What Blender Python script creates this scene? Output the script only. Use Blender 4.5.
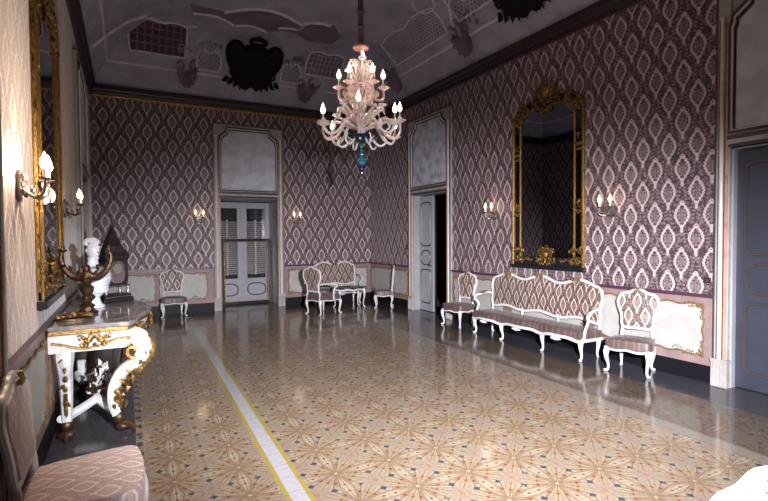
import bpy, bmesh, math, random
from mathutils import Vector, Matrix
sin, cos, pi = math.sin, math.cos, math.pi
scn = bpy.context.scene
for _o in list(bpy.data.objects): bpy.data.objects.remove(_o)
col = scn.collection

# ------------------------------------------------------------------ camera, world, flash, exposure
XL, XR, D, YF = -0.581, 5.697, 11.392, -0.67      # room faces: left, right, back, front
YC = (D + YF) / 2
XC = (XL + XR) / 2
cam_data = bpy.data.cameras.new('camera'); cam = bpy.data.objects.new('camera', cam_data); col.objects.link(cam)
cam_data.sensor_width = 36; cam_data.lens = 482.443 / 768 * 36; cam_data.clip_start = 0.02
YAW, PIT, ROL = math.radians(28.177), math.radians(-1.653), math.radians(-0.384)
_f = Vector((sin(YAW) * cos(PIT), cos(YAW) * cos(PIT), sin(PIT))); _r = Vector((cos(YAW), -sin(YAW), 0)); _u = _r.cross(_f)
_r2 = _r * cos(ROL) + _u * sin(ROL); _u2 = -_r * sin(ROL) + _u * cos(ROL)
cam.matrix_world = Matrix(((_r2.x, _u2.x, -_f.x, 0), (_r2.y, _u2.y, -_f.y, 0), (_r2.z, _u2.z, -_f.z, 1.65), (0, 0, 0, 1)))
scn.camera = cam
world = bpy.data.worlds.new('world'); scn.world = world; world.use_nodes = True
world.node_tree.nodes['Background'].inputs[0].default_value = (0.05, 0.045, 0.08, 1)
world.node_tree.nodes['Background'].inputs[1].default_value = 0.2
def spot(name, loc, yaw, pitch, w, h, energy, colr, size=.03, blend=1.0):
    l = bpy.data.lights.new(name, 'SPOT'); l.energy = energy; l.color = colr; l.spot_size = math.radians(w)
    l.spot_blend = blend; l.shadow_soft_size = size
    o = bpy.data.objects.new(name, l); col.objects.link(o); o.location = loc
    o.rotation_euler = (math.radians(90 + pitch), 0, -math.radians(yaw))
    o.scale = (1, math.tan(math.radians(h / 2)) / math.tan(math.radians(w / 2)), 1)
    return o
spot('photographer_flash', (0.75, -0.12, 1.95), 30, -18, 104, 66, 5900, (0.96, 0.93, 1.0))
scn.view_settings.view_transform = 'Standard'; scn.view_settings.look = 'None'
scn.view_settings.gamma = 1; scn.view_settings.use_curve_mapping = False; scn.view_settings.exposure = 0.0

# ------------------------------------------------------------------ node expression helper
class X:
    def __init__(s, nt, sock): s.nt, s.k = nt, sock
    def _m(s, op, *a):
        n = s.nt.nodes.new('ShaderNodeMath'); n.operation = op
        for i, v in enumerate((s,) + a):
            if isinstance(v, X): s.nt.links.new(v.k, n.inputs[i])
            else: n.inputs[i].default_value = v
        return X(s.nt, n.outputs[0])
    def __add__(s, o): return s._m('ADD', o)
    __radd__ = __add__
    def __sub__(s, o): return s._m('SUBTRACT', o)
    def __rsub__(s, o): return (s * -1) + o
    def __mul__(s, o): return s._m('MULTIPLY', o)
    __rmul__ = __mul__
    def __truediv__(s, o): return s._m('DIVIDE', o)
    def fr(s): return s._m('FRACT')
    def ab(s): return s._m('ABSOLUTE')
    def pw(s, e): return s._m('POWER', e)
    def sn(s): return s._m('SINE')
    def mx(s, o): return s._m('MAXIMUM', o)
    def mn(s, o): return s._m('MINIMUM', o)
    def lt(s, o): return s._m('LESS_THAN', o)
    def gt(s, o): return s._m('GREATER_THAN', o)
    def ss(s, a, b):
        n = s.nt.nodes.new('ShaderNodeMapRange'); n.interpolation_type = 'SMOOTHSTEP'
        s.nt.links.new(s.k, n.inputs[0]); n.inputs[1].default_value = a; n.inputs[2].default_value = b
        return X(s.nt, n.outputs[0])
def mixc(nt, f, a, b):
    n = nt.nodes.new('ShaderNodeMix'); n.data_type = 'RGBA'
    if isinstance(f, X): nt.links.new(f.k, n.inputs[0])
    else: n.inputs[0].default_value = f
    for i, v in ((6, a), (7, b)):
        if isinstance(v, tuple): n.inputs[i].default_value = (*v, 1)
        else: nt.links.new(v, n.inputs[i])
    return n.outputs[2]
def coords(nt):
    t = nt.nodes.new('ShaderNodeTexCoord'); s = nt.nodes.new('ShaderNodeSeparateXYZ')
    nt.links.new(t.outputs['Object'], s.inputs[0])
    return t.outputs['Object'], X(nt, s.outputs[0]), X(nt, s.outputs[1]), X(nt, s.outputs[2])
def noise(nt, vec, scale, detail=3, rough=.6):
    n = nt.nodes.new('ShaderNodeTexNoise'); n.inputs['Scale'].default_value = scale
    n.inputs['Detail'].default_value = detail; n.inputs['Roughness'].default_value = rough
    nt.links.new(vec, n.inputs['Vector']); return X(nt, n.outputs['Fac'])
def mat(name, base=(.8, .8, .8), rough=.5, metal=0, emit=None, es=0, var=0, vs=6, bump=0, bs=60, coat=0, trans=0, spec=.5, var_col=None):
    m = bpy.data.materials.new(name); m.use_nodes = True; nt = m.node_tree; b = nt.nodes['Principled BSDF']
    b.inputs['Base Color'].default_value = (*base, 1); b.inputs['Roughness'].default_value = rough
    b.inputs['Metallic'].default_value = metal; b.inputs['Coat Weight'].default_value = coat
    b.inputs['Transmission Weight'].default_value = trans; b.inputs['Specular IOR Level'].default_value = spec
    if emit: b.inputs['Emission Color'].default_value = (*emit, 1); b.inputs['Emission Strength'].default_value = es
    o, x, y, z = coords(nt)
    dark = var_col or tuple(c * (1 - var) for c in base)
    nt.links.new(mixc(nt, noise(nt, o, vs, 4).ss(.35, .7) * (1 if (var or var_col) else 0), base, dark), b.inputs['Base Color'])
    if bump:
        bn = nt.nodes.new('ShaderNodeBump'); bn.inputs['Strength'].default_value = bump; bn.inputs['Distance'].default_value = .01
        nt.links.new(noise(nt, o, bs, 4).k, bn.inputs['Height']); nt.links.new(bn.outputs[0], b.inputs['Normal'])
    return m
def damask_mask(nt, u, v, P, V, vec, ns):
    pale = None; fill = None
    for k in (0, .5):
        a = (((u * (1 / P) + k).fr() - .5) * 2).ab()
        b = ((v * (1 / V) + k).fr() - .5) * 2
        up = b * (1 / .54); dn = b * (-1 / .52)
        wu = (1 - (up.mx(0).pw(1.75)).mn(1)).pw(.80)
        wd = (1 - (dn.mx(0)).mn(1).pw(1.35)).pw(.95)
        w = wu * wd * .50 + (b * 50).sn() * .030 - .02
        inside = b.ab().lt(.56)
        line = ((a - w).ab() - b * .03).ss(.115, .06) * inside
        stem = (a.ss(.13, .07)) * (b * -1).ss(.36, .42) * (b * -1).ss(.80, .66)
        cap = ((a - (b * -1.3 + .86)).ab().ss(.08, .03)) * b.ss(.50, .54) * b.ss(.68, .64)
        leafr = a - (.80 + (b * 2.2).sn() * .12)
        wings = (leafr.ab().ss(.12, .05)) * b.ab().lt(.36) * (b * 38).sn().ss(-.6, .4) * .34
        inner = ((a - w * .5).ab().ss(.09, .03)) * b.ab().lt(.34) * (b * 44).sn().ss(-.7, .3) * .45 + (a.ss(.10, .04)) * (b + .03).ab().lt(.26) * .30 + ((a - .16).ab().ss(.07, .03)) * (b - .02).ab().lt(.10) * .3
        tot = line.mx(stem).mx(cap).mx(wings).mx(inner)
        pale = tot if pale is None else pale.mx(tot)
    n = noise(nt, vec, ns, 2).ss(.50, .60) * .30
    return pale.mx(n) * (noise(nt, vec, ns * 1.7, 1).ss(.2, .45) * .3 + .7)
def damask(name, axis, ground, pale, P=.323, V=.54, u0=3.681, v0=3.33, rough=.55, ns=38, worn=.25, sheen=.1):
    m = bpy.data.materials.new(name); m.use_nodes = True; nt = m.node_tree; b = nt.nodes['Principled BSDF']
    o, x, y, z = coords(nt); u = {'x': x, 'y': y}[axis[0]]; v = {'z': z, 'y': y}[axis[1]]
    pm = damask_mask(nt, u - u0 + P * 10.5, v - v0 + V * 10.5, P, V, o, ns)
    big = noise(nt, o, 1.3, 3).ss(.3, .75) * worn
    c = mixc(nt, pm, ground, pale); c2 = mixc(nt, big, c, tuple(g * .6 for g in ground))
    nt.links.new(c2, b.inputs['Base Color'])
    r = pm * -.15 + rough; nt.links.new(r.k, b.inputs['Roughness']); b.inputs['Sheen Weight'].default_value = sheen; b.inputs['Sheen Roughness'].default_value = .35
    return m
GROUND, PALE = (.062, .037, .048), (.62, .50, .50)
M = {}
M['paper_back'] = damask('wallpaper back', 'xz', GROUND, PALE)
M['paper_side'] = damask('wallpaper side', 'yz', GROUND, PALE, u0=3.633, v0=1.867, sheen=.6)
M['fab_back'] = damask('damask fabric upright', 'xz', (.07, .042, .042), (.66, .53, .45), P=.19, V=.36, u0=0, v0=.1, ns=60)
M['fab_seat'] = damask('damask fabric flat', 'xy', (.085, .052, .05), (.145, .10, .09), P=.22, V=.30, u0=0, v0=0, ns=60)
M['fab_pale_seat'] = damask('pale silk damask flat', 'xy', (.50, .37, .35), (.85, .72, .64), P=.16, V=.20, u0=0, v0=0, ns=50)
M['fab_pale_back'] = damask('pale silk damask upright', 'xz', (.50, .37, .37), (.66, .53, .51), P=.19, V=.3, u0=0, v0=0, ns=50)
M['white'] = mat('white lacquer', (.70, .69, .68), .3, var=.15, coat=.3)
M['door_paint'] = mat('grey door paint', (.34, .35, .38), .4, var=.12, coat=.1)
M['panel_line'] = mat('dull gilt door moulding', (.07, .06, .055), .4, metal=.3)
M['door_dark'] = mat('dark blue grey door leaf', (.035, .04, .06), .4, var=.15)  # near right door leaves, set darker and bluer than the other doors
M['casing'] = mat('cream casing', (.40, .38, .36), .45, var=.25, vs=5)
M['casing_pink'] = mat('rose marbling', (.50, .30, .24), .4, var=.3, vs=12)
M['overdoor'] = mat('overdoor canvas', (.62, .64, .70), .6, vs=4, var_col=(.46, .48, .54))
M['overdoor_art'] = mat('overdoor painted canvas', (.60, .63, .70), .6, vs=5, var_col=(.30, .31, .40))
M['dark_mould'] = mat('dark moulding', (.07, .055, .06), .35)
M['rail'] = mat('plum rail', (.07, .03, .05), .35)
M['skirt'] = mat('black skirting', (.006, .006, .009), .5, spec=.2)
M['dado'] = mat('rose dado', (.27, .19, .185), .5, var=.25, vs=3)
M['dado_panel'] = mat('ivory dado panel', (.40, .395, .37), .5, var=.15, vs=4)
M['gilt'] = mat('gilt', (.46, .29, .10), .32, metal=.85, var=.5, vs=40, bump=.5, bs=90)
M['gilt_old'] = mat('old gilt', (.40, .25, .08), .35, metal=.85, var=.92, vs=22, bump=.7, bs=70)
M['gilt_paint'] = mat('gilt rocaille', (.25, .165, .09), .5, metal=.3, var=.4, vs=20)
M['green_paint'] = mat('green rocaille', (.16, .26, .16), .5)
M['bronze'] = mat('dark bronze', (.14, .085, .05), .32, metal=.75, var=.5, vs=20, bump=.5)
M['silver'] = mat('tarnished metal', (.30, .28, .26), .35, metal=.8, var=.5, vs=30, bump=.5)
M['mirror'] = mat('mirror glass', (.38, .38, .42), .02, metal=1)
M['mirror_edge'] = mat('bevelled dark glass', (.16, .14, .17), .06, metal=1)
M['stucco'] = mat('stucco', (.46, .46, .60), .7, var=.28, vs=2.5, bump=.4, bs=20)
M['stucco_dark'] = mat('stucco mauve', (.24, .19, .28), .7, var=.25, vs=3)
M['stucco_light'] = mat('stucco light', (.78, .77, .88), .65, var=.2)
M['black_relief'] = mat('black relief', (.006, .005, .008), .6, spec=.2)
M['cornice'] = mat('dark cornice', (.03, .016, .02), .4)
M['black'] = mat('black lacquer', (.012, .012, .014), .25)
M['glass_pink'] = mat('rosy glass', (.95, .74, .72), .12, coat=.6, trans=.08)
M['glass_dusk'] = mat('dusky rose glass', (.42, .20, .17), .25)
M['glass_clear'] = mat('milky glass', (.92, .91, .90), .1, coat=.6, trans=.1)
M['glass_blue'] = mat('teal glass', (.03, .18, .24), .1, coat=.6)
M['glass_navy'] = mat('navy glass', (.01, .02, .05), .1, coat=.6)
M['bulb'] = mat('flame bulb', (1, .9, .8), .3, emit=(1.0, .66, .40), es=5)
M['bulb_amber'] = mat('amber flame bulb', (1, .8, .6), .3, emit=(1.0, .60, .32), es=3.2)
M['candle'] = mat('candle sleeve', (.85, .78, .70), .4)
M['velvet'] = mat('plum velvet', (.10, .045, .08), .8)
M['marble_top'] = mat('grey marble', (.16, .17, .20), .12, vs=7, var_col=(.40, .36, .30), coat=.4)
M['console_white'] = mat('console white', (.74, .76, .76), .35, var=.2, vs=15, coat=.2)
M['porcelain'] = mat('white porcelain', (.74, .80, .88), .25, coat=.5)
M['red'] = mat('ruby cloth', (.22, .02, .04), .5)
M['ebony'] = mat('ebony', (.012, .009, .010), .35, coat=.15)
M['slat'] = mat('shutter slat', (.62, .58, .58), .5)
M['glass'] = mat('window glass', (1, 1, 1), .02, trans=1, spec=.4)
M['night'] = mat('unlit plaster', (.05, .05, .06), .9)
M['dial'] = mat('clock dial', (.16, .15, .12), .3)

def floor_material():
    m = bpy.data.materials.new('encaustic floor'); m.use_nodes = True; nt = m.node_tree; bs = nt.nodes['Principled BSDF']
    o, x, y, z = coords(nt)
    P = .42
    xs = x - (y - 3.0) * .025
    inL = xs.lt(.94)
    u = (xs - 1.26) + inL * (1.26 - .25)
    a = ((u * (1 / P) + 20.5).fr() - .5); b = (((y - 3.09) * (1 / P) + 20.5).fr() - .5)
    A, B = a.ab(), b.ab(); r = (A * A + B * B).pw(.5)
    hi, lo = A.mx(B), A.mn(B)
    th = lo._m('ARCTAN2', hi)                       # 0..pi/4 folded
    base = (0.238, 0.200, 0.144)
    n1 = noise(nt, o, 55, 3)
    c = mixc(nt, n1.ss(.35, .75) * .6, base, (0.114, 0.085, 0.065))
    # pale star heart and pale squares in the corners
    kite = (lo - (hi - .5).ab() * -.13 - .035).ss(.03, -.01) * hi.gt(.03)
    c = mixc(nt, kite * .85, c, (0.317, 0.281, 0.205))
    c = mixc(nt, r.ss(.09, .04) * .5, c, (0.317, 0.281, 0.213))
    d2 = (.5 - hi).mx(.5 - lo); rc = (((.5 - A) * (.5 - A)) + ((.5 - B) * (.5 - B))).pw(.5)
    c = mixc(nt, rc.ss(.26, .2) * .55, c, (0.194, 0.140, 0.114))
    c = mixc(nt, (rc - .13).ab().ss(.03, .012) * .55, c, (0.172, 0.139, 0.112))
    c = mixc(nt, rc.ss(.06, .03) * .7, c, (0.175, 0.082, 0.064))
    # dark petals between the rays, blotchy like worn cement tiles
    pet = ((th - .33).ab() * r).ss(.05, .0) * r.gt(.16) * r.lt(.42)
    c = mixc(nt, pet * .55, c, (.13, .075, .055))
    pet2 = ((th - .62).ab() * r).ss(.045, .0) * r.gt(.20) * r.lt(.50)
    c = mixc(nt, pet2 * .5, c, (.17, .12, .05))
    # rays from each star
    ray = None
    for t in (0.0, .215, .44, pi / 4):
        s = ((th - t).ab() * r)
        w = s.ss(.016, .006)
        ray = w if ray is None else ray.mx(w)
    c = mixc(nt, ray * r.gt(.03) * r.lt(.55) * .85, c, (0.141, 0.089, 0.042))
    c = mixc(nt, ((hi - .5).ab().ss(.022, .008)) * .6, c, (0.195, 0.147, 0.057))
    # red dots half way, blue squares at the octagon's corners
    for (da, db, s, cc) in ((.30, .125, .034, (0.149, 0.040, 0.021)), (.40, .0, .030, (0.140, 0.048, 0.021)), (.22, .22, .032, (0.133, 0.057, 0.024))):
        dd = (hi - da).ab().mx((lo - db).ab())
        c = mixc(nt, dd.ss(s, s * .6), c, cc)
    dd = (hi - .5).ab() + (lo - .215).ab()
    c = mixc(nt, dd.ss(.080, .05) * noise(nt, o, 14, 1).ss(.3, .5), c, (0.031, 0.043, 0.061))
    # light band by the right wall, and white band with ochre edges left of the middle
    def band(cc, x0, w, f=1.0):
        nonlocal c
        c = mixc(nt, (xs - x0).ab().lt(w) * f, c, cc)
    band((0.243, 0.191, 0.048), .945, .085); band((0.290, 0.289, 0.304), .945, .052)
    tile = ((y * 5.0).fr() - .5).ab().gt(.485) * (xs - .945).ab().lt(.052)
    c = mixc(nt, tile * .5, c, (0.118, 0.122, 0.128))
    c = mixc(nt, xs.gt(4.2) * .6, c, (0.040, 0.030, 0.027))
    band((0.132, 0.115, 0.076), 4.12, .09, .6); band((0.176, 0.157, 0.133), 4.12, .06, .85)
    # plain grey margins along the walls
    dots = (((y * (1 / .21)).fr() - .5).ab().lt(.16)) * (x - .072).ab().lt(.022)
    c = mixc(nt, dots * .8, c, (0.019, 0.024, 0.036))
    marg = x.lt(.045).mx(x.gt(5.06)).mx(y.gt(D - .62)).mx(y.lt(YF + .62))
    grey = mixc(nt, noise(nt, o, 7, 4).ss(.3, .7), (0.060, 0.061, 0.072), (0.044, 0.045, 0.055))
    c = mixc(nt, marg, c, grey)
    joint = ((x * (1 / .21) + .1).fr() - .5).ab().gt(.493).mx(((y * (1 / .21) + .12).fr() - .5).ab().gt(.493))
    c = mixc(nt, joint * .25, c, (0.047, 0.040, 0.036))
    c = mixc(nt, noise(nt, o, 26, 4).ss(.52, .75) * .45, c, (.07, .05, .04))
    nt.links.new(c, bs.inputs['Base Color'])
    rr = noise(nt, o, 3, 3).ss(.3, .7) * .05 + .09
    nt.links.new(rr.k, bs.inputs['Roughness']); bs.inputs['Specular IOR Level'].default_value = .28
    bn = nt.nodes.new('ShaderNodeBump'); bn.inputs['Strength'].default_value = .05; bn.inputs['Distance'].default_value = .01
    nt.links.new(noise(nt, o, 9, 2).k, bn.inputs['Height']); nt.links.new(bn.outputs[0], bs.inputs['Normal'])
    return m
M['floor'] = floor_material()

# ------------------------------------------------------------------ mesh helpers
def catmull(pts, n=6, closed=False):
    pts = [Vector(p) for p in pts]; out = []; N = len(pts)
    rng = range(N) if closed else range(N - 1)
    for i in rng:
        if closed: p0, p1, p2, p3 = pts[i - 1], pts[i], pts[(i + 1) % N], pts[(i + 2) % N]
        else: p0, p1, p2, p3 = pts[max(i - 1, 0)], pts[i], pts[i + 1], pts[min(i + 2, N - 1)]
        for k in range(n):
            t = k / n; out.append(.5 * ((2 * p1) + (p2 - p0) * t + (2 * p0 - 5 * p1 + 4 * p2 - p3) * t * t + (3 * p1 - p0 - 3 * p2 + p3) * t ** 3))
    if not closed: out.append(pts[-1].copy())
    return out
def lerp_r(rs, m):
    if not isinstance(rs, (list, tuple)): return [rs] * m
    out = []
    for i in range(m):
        t = i / (m - 1) * (len(rs) - 1); k = min(int(t), len(rs) - 2); out.append(rs[k] + (rs[k + 1] - rs[k]) * (t - k))
    return out
class MB:
    def __init__(s): s.bm = bmesh.new(); s.T = None
    def v(s, p):
        p = Vector(p)
        return s.bm.verts.new(s.T @ p if s.T is not None else p)
    def f(s, vs):
        try: return s.bm.faces.new(vs)
        except ValueError: return None
    def box(s, x0, x1, y0, y1, z0, z1):
        V = [s.v((x, y, z)) for x in (x0, x1) for y in (y0, y1) for z in (z0, z1)]
        for q in ((0, 1, 3, 2), (4, 6, 7, 5), (0, 4, 5, 1), (2, 3, 7, 6), (0, 2, 6, 4), (1, 5, 7, 3)): s.f([V[i] for i in q])
        return s
    def tube(s, pts, r=.01, seg=8, n=None, fl=1.0, closed=False, smooth=5, caps=True):
        P = catmull(pts, smooth, closed) if smooth else [Vector(p) for p in pts]
        m = len(P); R = lerp_r(r, m); rings = []
        up = Vector(n) if n is not None else None; prev = None
        for i in range(m):
            if closed: t = P[(i + 1) % m] - P[i - 1]
            else: t = P[min(i + 1, m - 1)] - P[max(i - 1, 0)]
            if t.length < 1e-9: t = Vector((0, 0, 1))
            t.normalize()
            if up is not None: a = up.copy(); b = t.cross(a)
            else:
                a = prev if prev is not None else (Vector((0, 0, 1)) if abs(t.z) < .9 else Vector((1, 0, 0)))
                a = a - t * a.dot(t)
                if a.length < 1e-6: a = t.orthogonal()
                a.normalize(); prev = a; b = t.cross(a)
            if b.length < 1e-6: b = t.orthogonal()
            b.normalize()
            rings.append([s.v(P[i] + (a * cos(2 * pi * k / seg) * fl + b * sin(2 * pi * k / seg)) * R[i]) for k in range(seg)])
        for i in range(m if closed else m - 1):
            A, B = rings[i], rings[(i + 1) % m]
            for k in range(seg): s.f([A[k], A[(k + 1) % seg], B[(k + 1) % seg], B[k]])
        if caps and not closed: s.f(rings[0][::-1]); s.f(rings[-1])
        return s
    def lathe(s, prof, c=(0, 0, 0), seg=20, flute=0, nf=8):
        rings = []
        for r, z in prof:
            rings.append([s.v((c[0] + (r * (1 + flute * cos(nf * 2 * pi * k / seg))) * cos(2 * pi * k / seg), c[1] + (r * (1 + flute * cos(nf * 2 * pi * k / seg))) * sin(2 * pi * k / seg), c[2] + z)) for k in range(seg)])
        for A, B in zip(rings, rings[1:]):
            for k in range(seg): s.f([A[k], A[(k + 1) % seg], B[(k + 1) % seg], B[k]])
        s.f(rings[0][::-1]); s.f(rings[-1]); return s
    def ball(s, c, r, sx=1, sy=1, sz=1, seg=10):
        rings = []; n = max(4, seg // 2)
        for i in range(1, n):
            a = pi * i / n; rings.append([s.v((c[0] + r * sx * sin(a) * cos(2 * pi * k / seg), c[1] + r * sy * sin(a) * sin(2 * pi * k / seg), c[2] - r * sz * cos(a))) for k in range(seg)])
        b = s.v((c[0], c[1], c[2] - r * sz)); t = s.v((c[0], c[1], c[2] + r * sz))
        for k in range(seg):
            s.f([b, rings[0][(k + 1) % seg], rings[0][k]]); s.f([t, rings[-1][k], rings[-1][(k + 1) % seg]])
        for A, B in zip(rings, rings[1:]):
            for k in range(seg): s.f([A[k], A[(k + 1) % seg], B[(k + 1) % seg], B[k]])
        return s
    def prism(s, poly, fn, h0, h1):
        """poly 2-D list, fn(a, b, h) -> point."""
        A = [s.v(fn(a, b, h0)) for a, b in poly]; B = [s.v(fn(a, b, h1)) for a, b in poly]; n = len(poly)
        for k in range(n): s.f([A[k], A[(k + 1) % n], B[(k + 1) % n], B[k]])
        s.f(A[::-1]); s.f(B); return s
    def pad(s, poly, fn, h0, h1, dome, inset=.12, rings=4):
        """cushion: outline extruded from h0 to h1 and domed by 'dome'."""
        n = len(poly); cx = sum(p[0] for p in poly) / n; cy = sum(p[1] for p in poly) / n
        lay = [(1, h0)] + [(1, h1)]
        for i in range(1, rings + 1):
            t = i / rings; lay.append((1 - inset * 1.0 * (t ** 1.0) if i < 2 else 1 - inset - (1 - inset) * ((i - 1) / rings), h1 + dome * sin(pi / 2 * min(1, t * 1.15))))
        L = [[s.v(fn(cx + (a - cx) * k, cy + (b - cy) * k, h)) for a, b in poly] for k, h in lay]
        for A, B in zip(L, L[1:]):
            for k in range(n): s.f([A[k], A[(k + 1) % n], B[(k + 1) % n], B[k]])
        s.f(L[0][::-1]); c = s.v(fn(cx, cy, h1 + dome * 1.02))
        for k in range(n): s.f([L[-1][k], L[-1][(k + 1) % n], c])
        return s
    def build(s, name, m, parent=None, smooth=True, bevel=0):
        bmesh.ops.recalc_face_normals(s.bm, faces=s.bm.faces)
        me = bpy.data.meshes.new(name); s.bm.to_mesh(me); s.bm.free()
        me.materials.append(M[m] if isinstance(m, str) else m)
        if smooth:
            for p in me.polygons: p.use_smooth = True
            try: me.set_sharp_from_angle(angle=math.radians(40))
            except Exception: pass
        o = bpy.data.objects.new(name, me); col.objects.link(o)
        if parent: o.parent = parent
        if bevel:
            b = o.modifiers.new('bevel', 'BEVEL'); b.width = bevel; b.segments = 2; b.limit_method = 'ANGLE'
        return o
def thing(name, label=None, cat=None, loc=(0, 0, 0), rz=0, group=None, kind=None):
    o = bpy.data.objects.new(name, None); col.objects.link(o); o.location = loc; o.rotation_euler = (0, 0, rz); o.empty_display_size = .1
    tag(o, label, cat, group, kind); return o
def tag(o, label=None, cat=None, group=None, kind=None):
    if label: o['label'] = label
    if cat: o['category'] = cat
    if group: o['group'] = group
    if kind: o['kind'] = kind
    return o
def copy_tree(o, parent=None):
    c = o.copy(); col.objects.link(c)
    if parent: c.parent = parent
    for ch in list(o.children): copy_tree(ch, c)
    return c
def place(o, loc, rz, label): o.location = loc; o.rotation_euler = (0, 0, rz); o['label'] = label; return o
def scroll(mb, c, r, a0, turns, fn, tube=.01, end=.25, seg=6, n=None):
    """spiral in the plane given by fn(a, b); starts at radius r, angle a0."""
    pts = []; k = max(7, int(abs(turns) * 10))
    for i in range(k + 1):
        t = i / k; rr = r * (1 - (1 - end) * t); a = a0 + turns * 2 * pi * t
        pts.append(fn(c[0] + rr * cos(a), c[1] + rr * sin(a)))
    mb.tube(pts, [tube, tube * .9, tube * 1.3], seg, smooth=2)
def acanthus(mb, c, r, ang, fn, h=.02):
    """pointed leaf relief in plane fn(a, b, h)."""
    u = Vector((cos(ang), sin(ang))); w = Vector((-sin(ang), cos(ang))); c = Vector(c)
    mid = [fn(*(c + u * r * t), h * sin(pi * min(1, t + .15))) for t in (0, .3, .6, 1)]
    for sgn in (1, -1):
        edge = [fn(*(c + u * r * t + w * sgn * r * q), 0) for t, q in ((0, .06), (.25, .26), (.6, .2), (1, 0))]
        E = [mb.v(p) for p in edge]; Q = [mb.v(p) for p in mid]
        for i in range(3): mb.f([E[i], E[i + 1], Q[i + 1], Q[i]])
def carving(mb, cx, cz, w, h, seed, n, fn, tube=.012, lf=.05):
    rnd = random.Random(seed)
    for i in range(n):
        x = rnd.uniform(.05, 1) * w; z = rnd.uniform(-1, 1) * h * math.sqrt(max(0, 1 - (x / w) ** 2 * .7))
        a = rnd.uniform(0, 2 * pi); r = rnd.uniform(.5, 1) * lf; tn = rnd.choice((1, -1)) * rnd.uniform(.6, 1.1)
        for sg in (1, -1):
            g = lambda p, q, hh=0, sg=sg: fn(cx + sg * p, cz + q, hh + .012)
            scroll(mb, (x, z), r, a, tn, lambda p, q: g(p, q, .015), tube)
            acanthus(mb, (x, z), r * 1.5, a + 2.2, g, .03)
    for i in range(max(2, n // 3)):
        q = fn(cx, cz - h * .6 + i * h * 1.2 / max(1, n // 3 - 1 or 1), .03); mb.ball(q, tube * 1.8, seg=6)

# ------------------------------------------------------------------ room shell
RZ = {'R': pi / 2, 'B': pi, 'L': -pi / 2, 'F': 0}
def struct(o): o['kind'] = 'structure'; return o
mb = MB(); mb.box(XL - .4, XR + .55, YF - .4, D + 1.2, -.12, 0); struct(mb.build('floor', 'floor', smooth=False))
TOP = 4.72
def wall(name, m, boxes):
    mb = MB()
    for b in boxes: mb.box(*b)
    return struct(mb.build(name, m, smooth=False))
OW = .66      # half of a door opening
BD = 2.552    # back door centre, x
RD = [8.563, 2.13]   # right/left door centres, y
AL = 1.10     # alcove depth
wall('wall_back', 'paper_back', [(XL - .3, BD - OW, D, D + AL, 0, TOP), (BD + OW + .09, XR + .3, D, D + AL, 0, TOP), (BD - OW, BD + OW + .09, D, D + AL, 2.56, TOP)])
rb = []; lb = []
ys = [YF - .3, RD[1] - OW, RD[1] + OW, RD[0] - OW, RD[0] + OW, D]
for i in (0, 2, 4): rb.append((XR, XR + .35, ys[i], ys[i + 1], 0, TOP)); lb.append((XL - .35, XL, ys[i], ys[i + 1], 0, TOP))
for i in (1, 3): rb.append((XR, XR + .35, ys[i], ys[i + 1], 2.56, TOP)); lb.append((XL - .35, XL, ys[i], ys[i + 1], 2.56, TOP))
wall('wall_right', 'paper_side', rb); wall('wall_left', 'paper_side', lb)
wall('wall_front', 'paper_back', [(XL - .3, XR + .3, YF - .3, YF, 0, TOP)])
# adjoining unlit room behind the ajar door
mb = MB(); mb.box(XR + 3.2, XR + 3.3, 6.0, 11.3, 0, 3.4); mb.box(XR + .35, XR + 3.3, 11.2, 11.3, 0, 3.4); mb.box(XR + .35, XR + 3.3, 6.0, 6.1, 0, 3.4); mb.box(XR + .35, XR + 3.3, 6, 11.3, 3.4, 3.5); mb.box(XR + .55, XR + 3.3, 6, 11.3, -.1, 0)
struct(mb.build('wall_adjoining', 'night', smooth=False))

# ceiling: coved and flat
A_, H_ = 1.3, 1.15
def zc(d): return TOP + H_ * (max(0.0, 1 - (1 - min(max(d, 0), A_) / A_) ** 2)) ** 1.12
def cove(w, u, d, off=0.0):
    """point on the cove of wall w at distance u along it and d out from it, pushed 'off' into the room."""
    e = .01; dz = zc(d + e) - zc(max(d - e, 0)); l = math.hypot(dz, 2 * e); nd, nz = dz / l, -2 * e / l
    d2, z = d + nd * off, zc(d) + nz * off
    return {'B': Vector((u, D - d2, z)), 'R': Vector((XR - d2, u, z)), 'L': Vector((XL + d2, u, z)), 'F': Vector((u, YF + d2, z))}[w]
mb = MB(); rings = []
for i in range(29):
    d = A_ * (1 - cos(pi / 2 * i / 28)); z = zc(d)
    rings.append([mb.v((XL + d, YF + d, z)), mb.v((XR - d, YF + d, z)), mb.v((XR - d, D - d, z)), mb.v((XL + d, D - d, z))])
for a, b in zip(rings, rings[1:]):
    for k in range(4): mb.f([a[k], a[(k + 1) % 4], b[(k + 1) % 4], b[k]])
mb.f(rings[-1])
struct(mb.build('ceiling', 'stucco'))
def ring_rect(mb, d, off, r, fl=1):
    pts = [cove('B', 0, d, off), cove('R', 0, d, off)]
    z = pts[0].z; dd = D - pts[0].y
    c = [(XL + dd, YF + dd), (XR - dd, YF + dd), (XR - dd, D - dd), (XL + dd, D - dd)]
    for k in range(4):
        a, b = c[k], c[(k + 1) % 4]; mb.tube([(a[0], a[1], z), (b[0], b[1], z)], r, 8, smooth=0)
mb = MB(); ring_rect(mb, .32, .0, .028); struct(mb.build('trim_1', 'stucco_light'))
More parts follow.
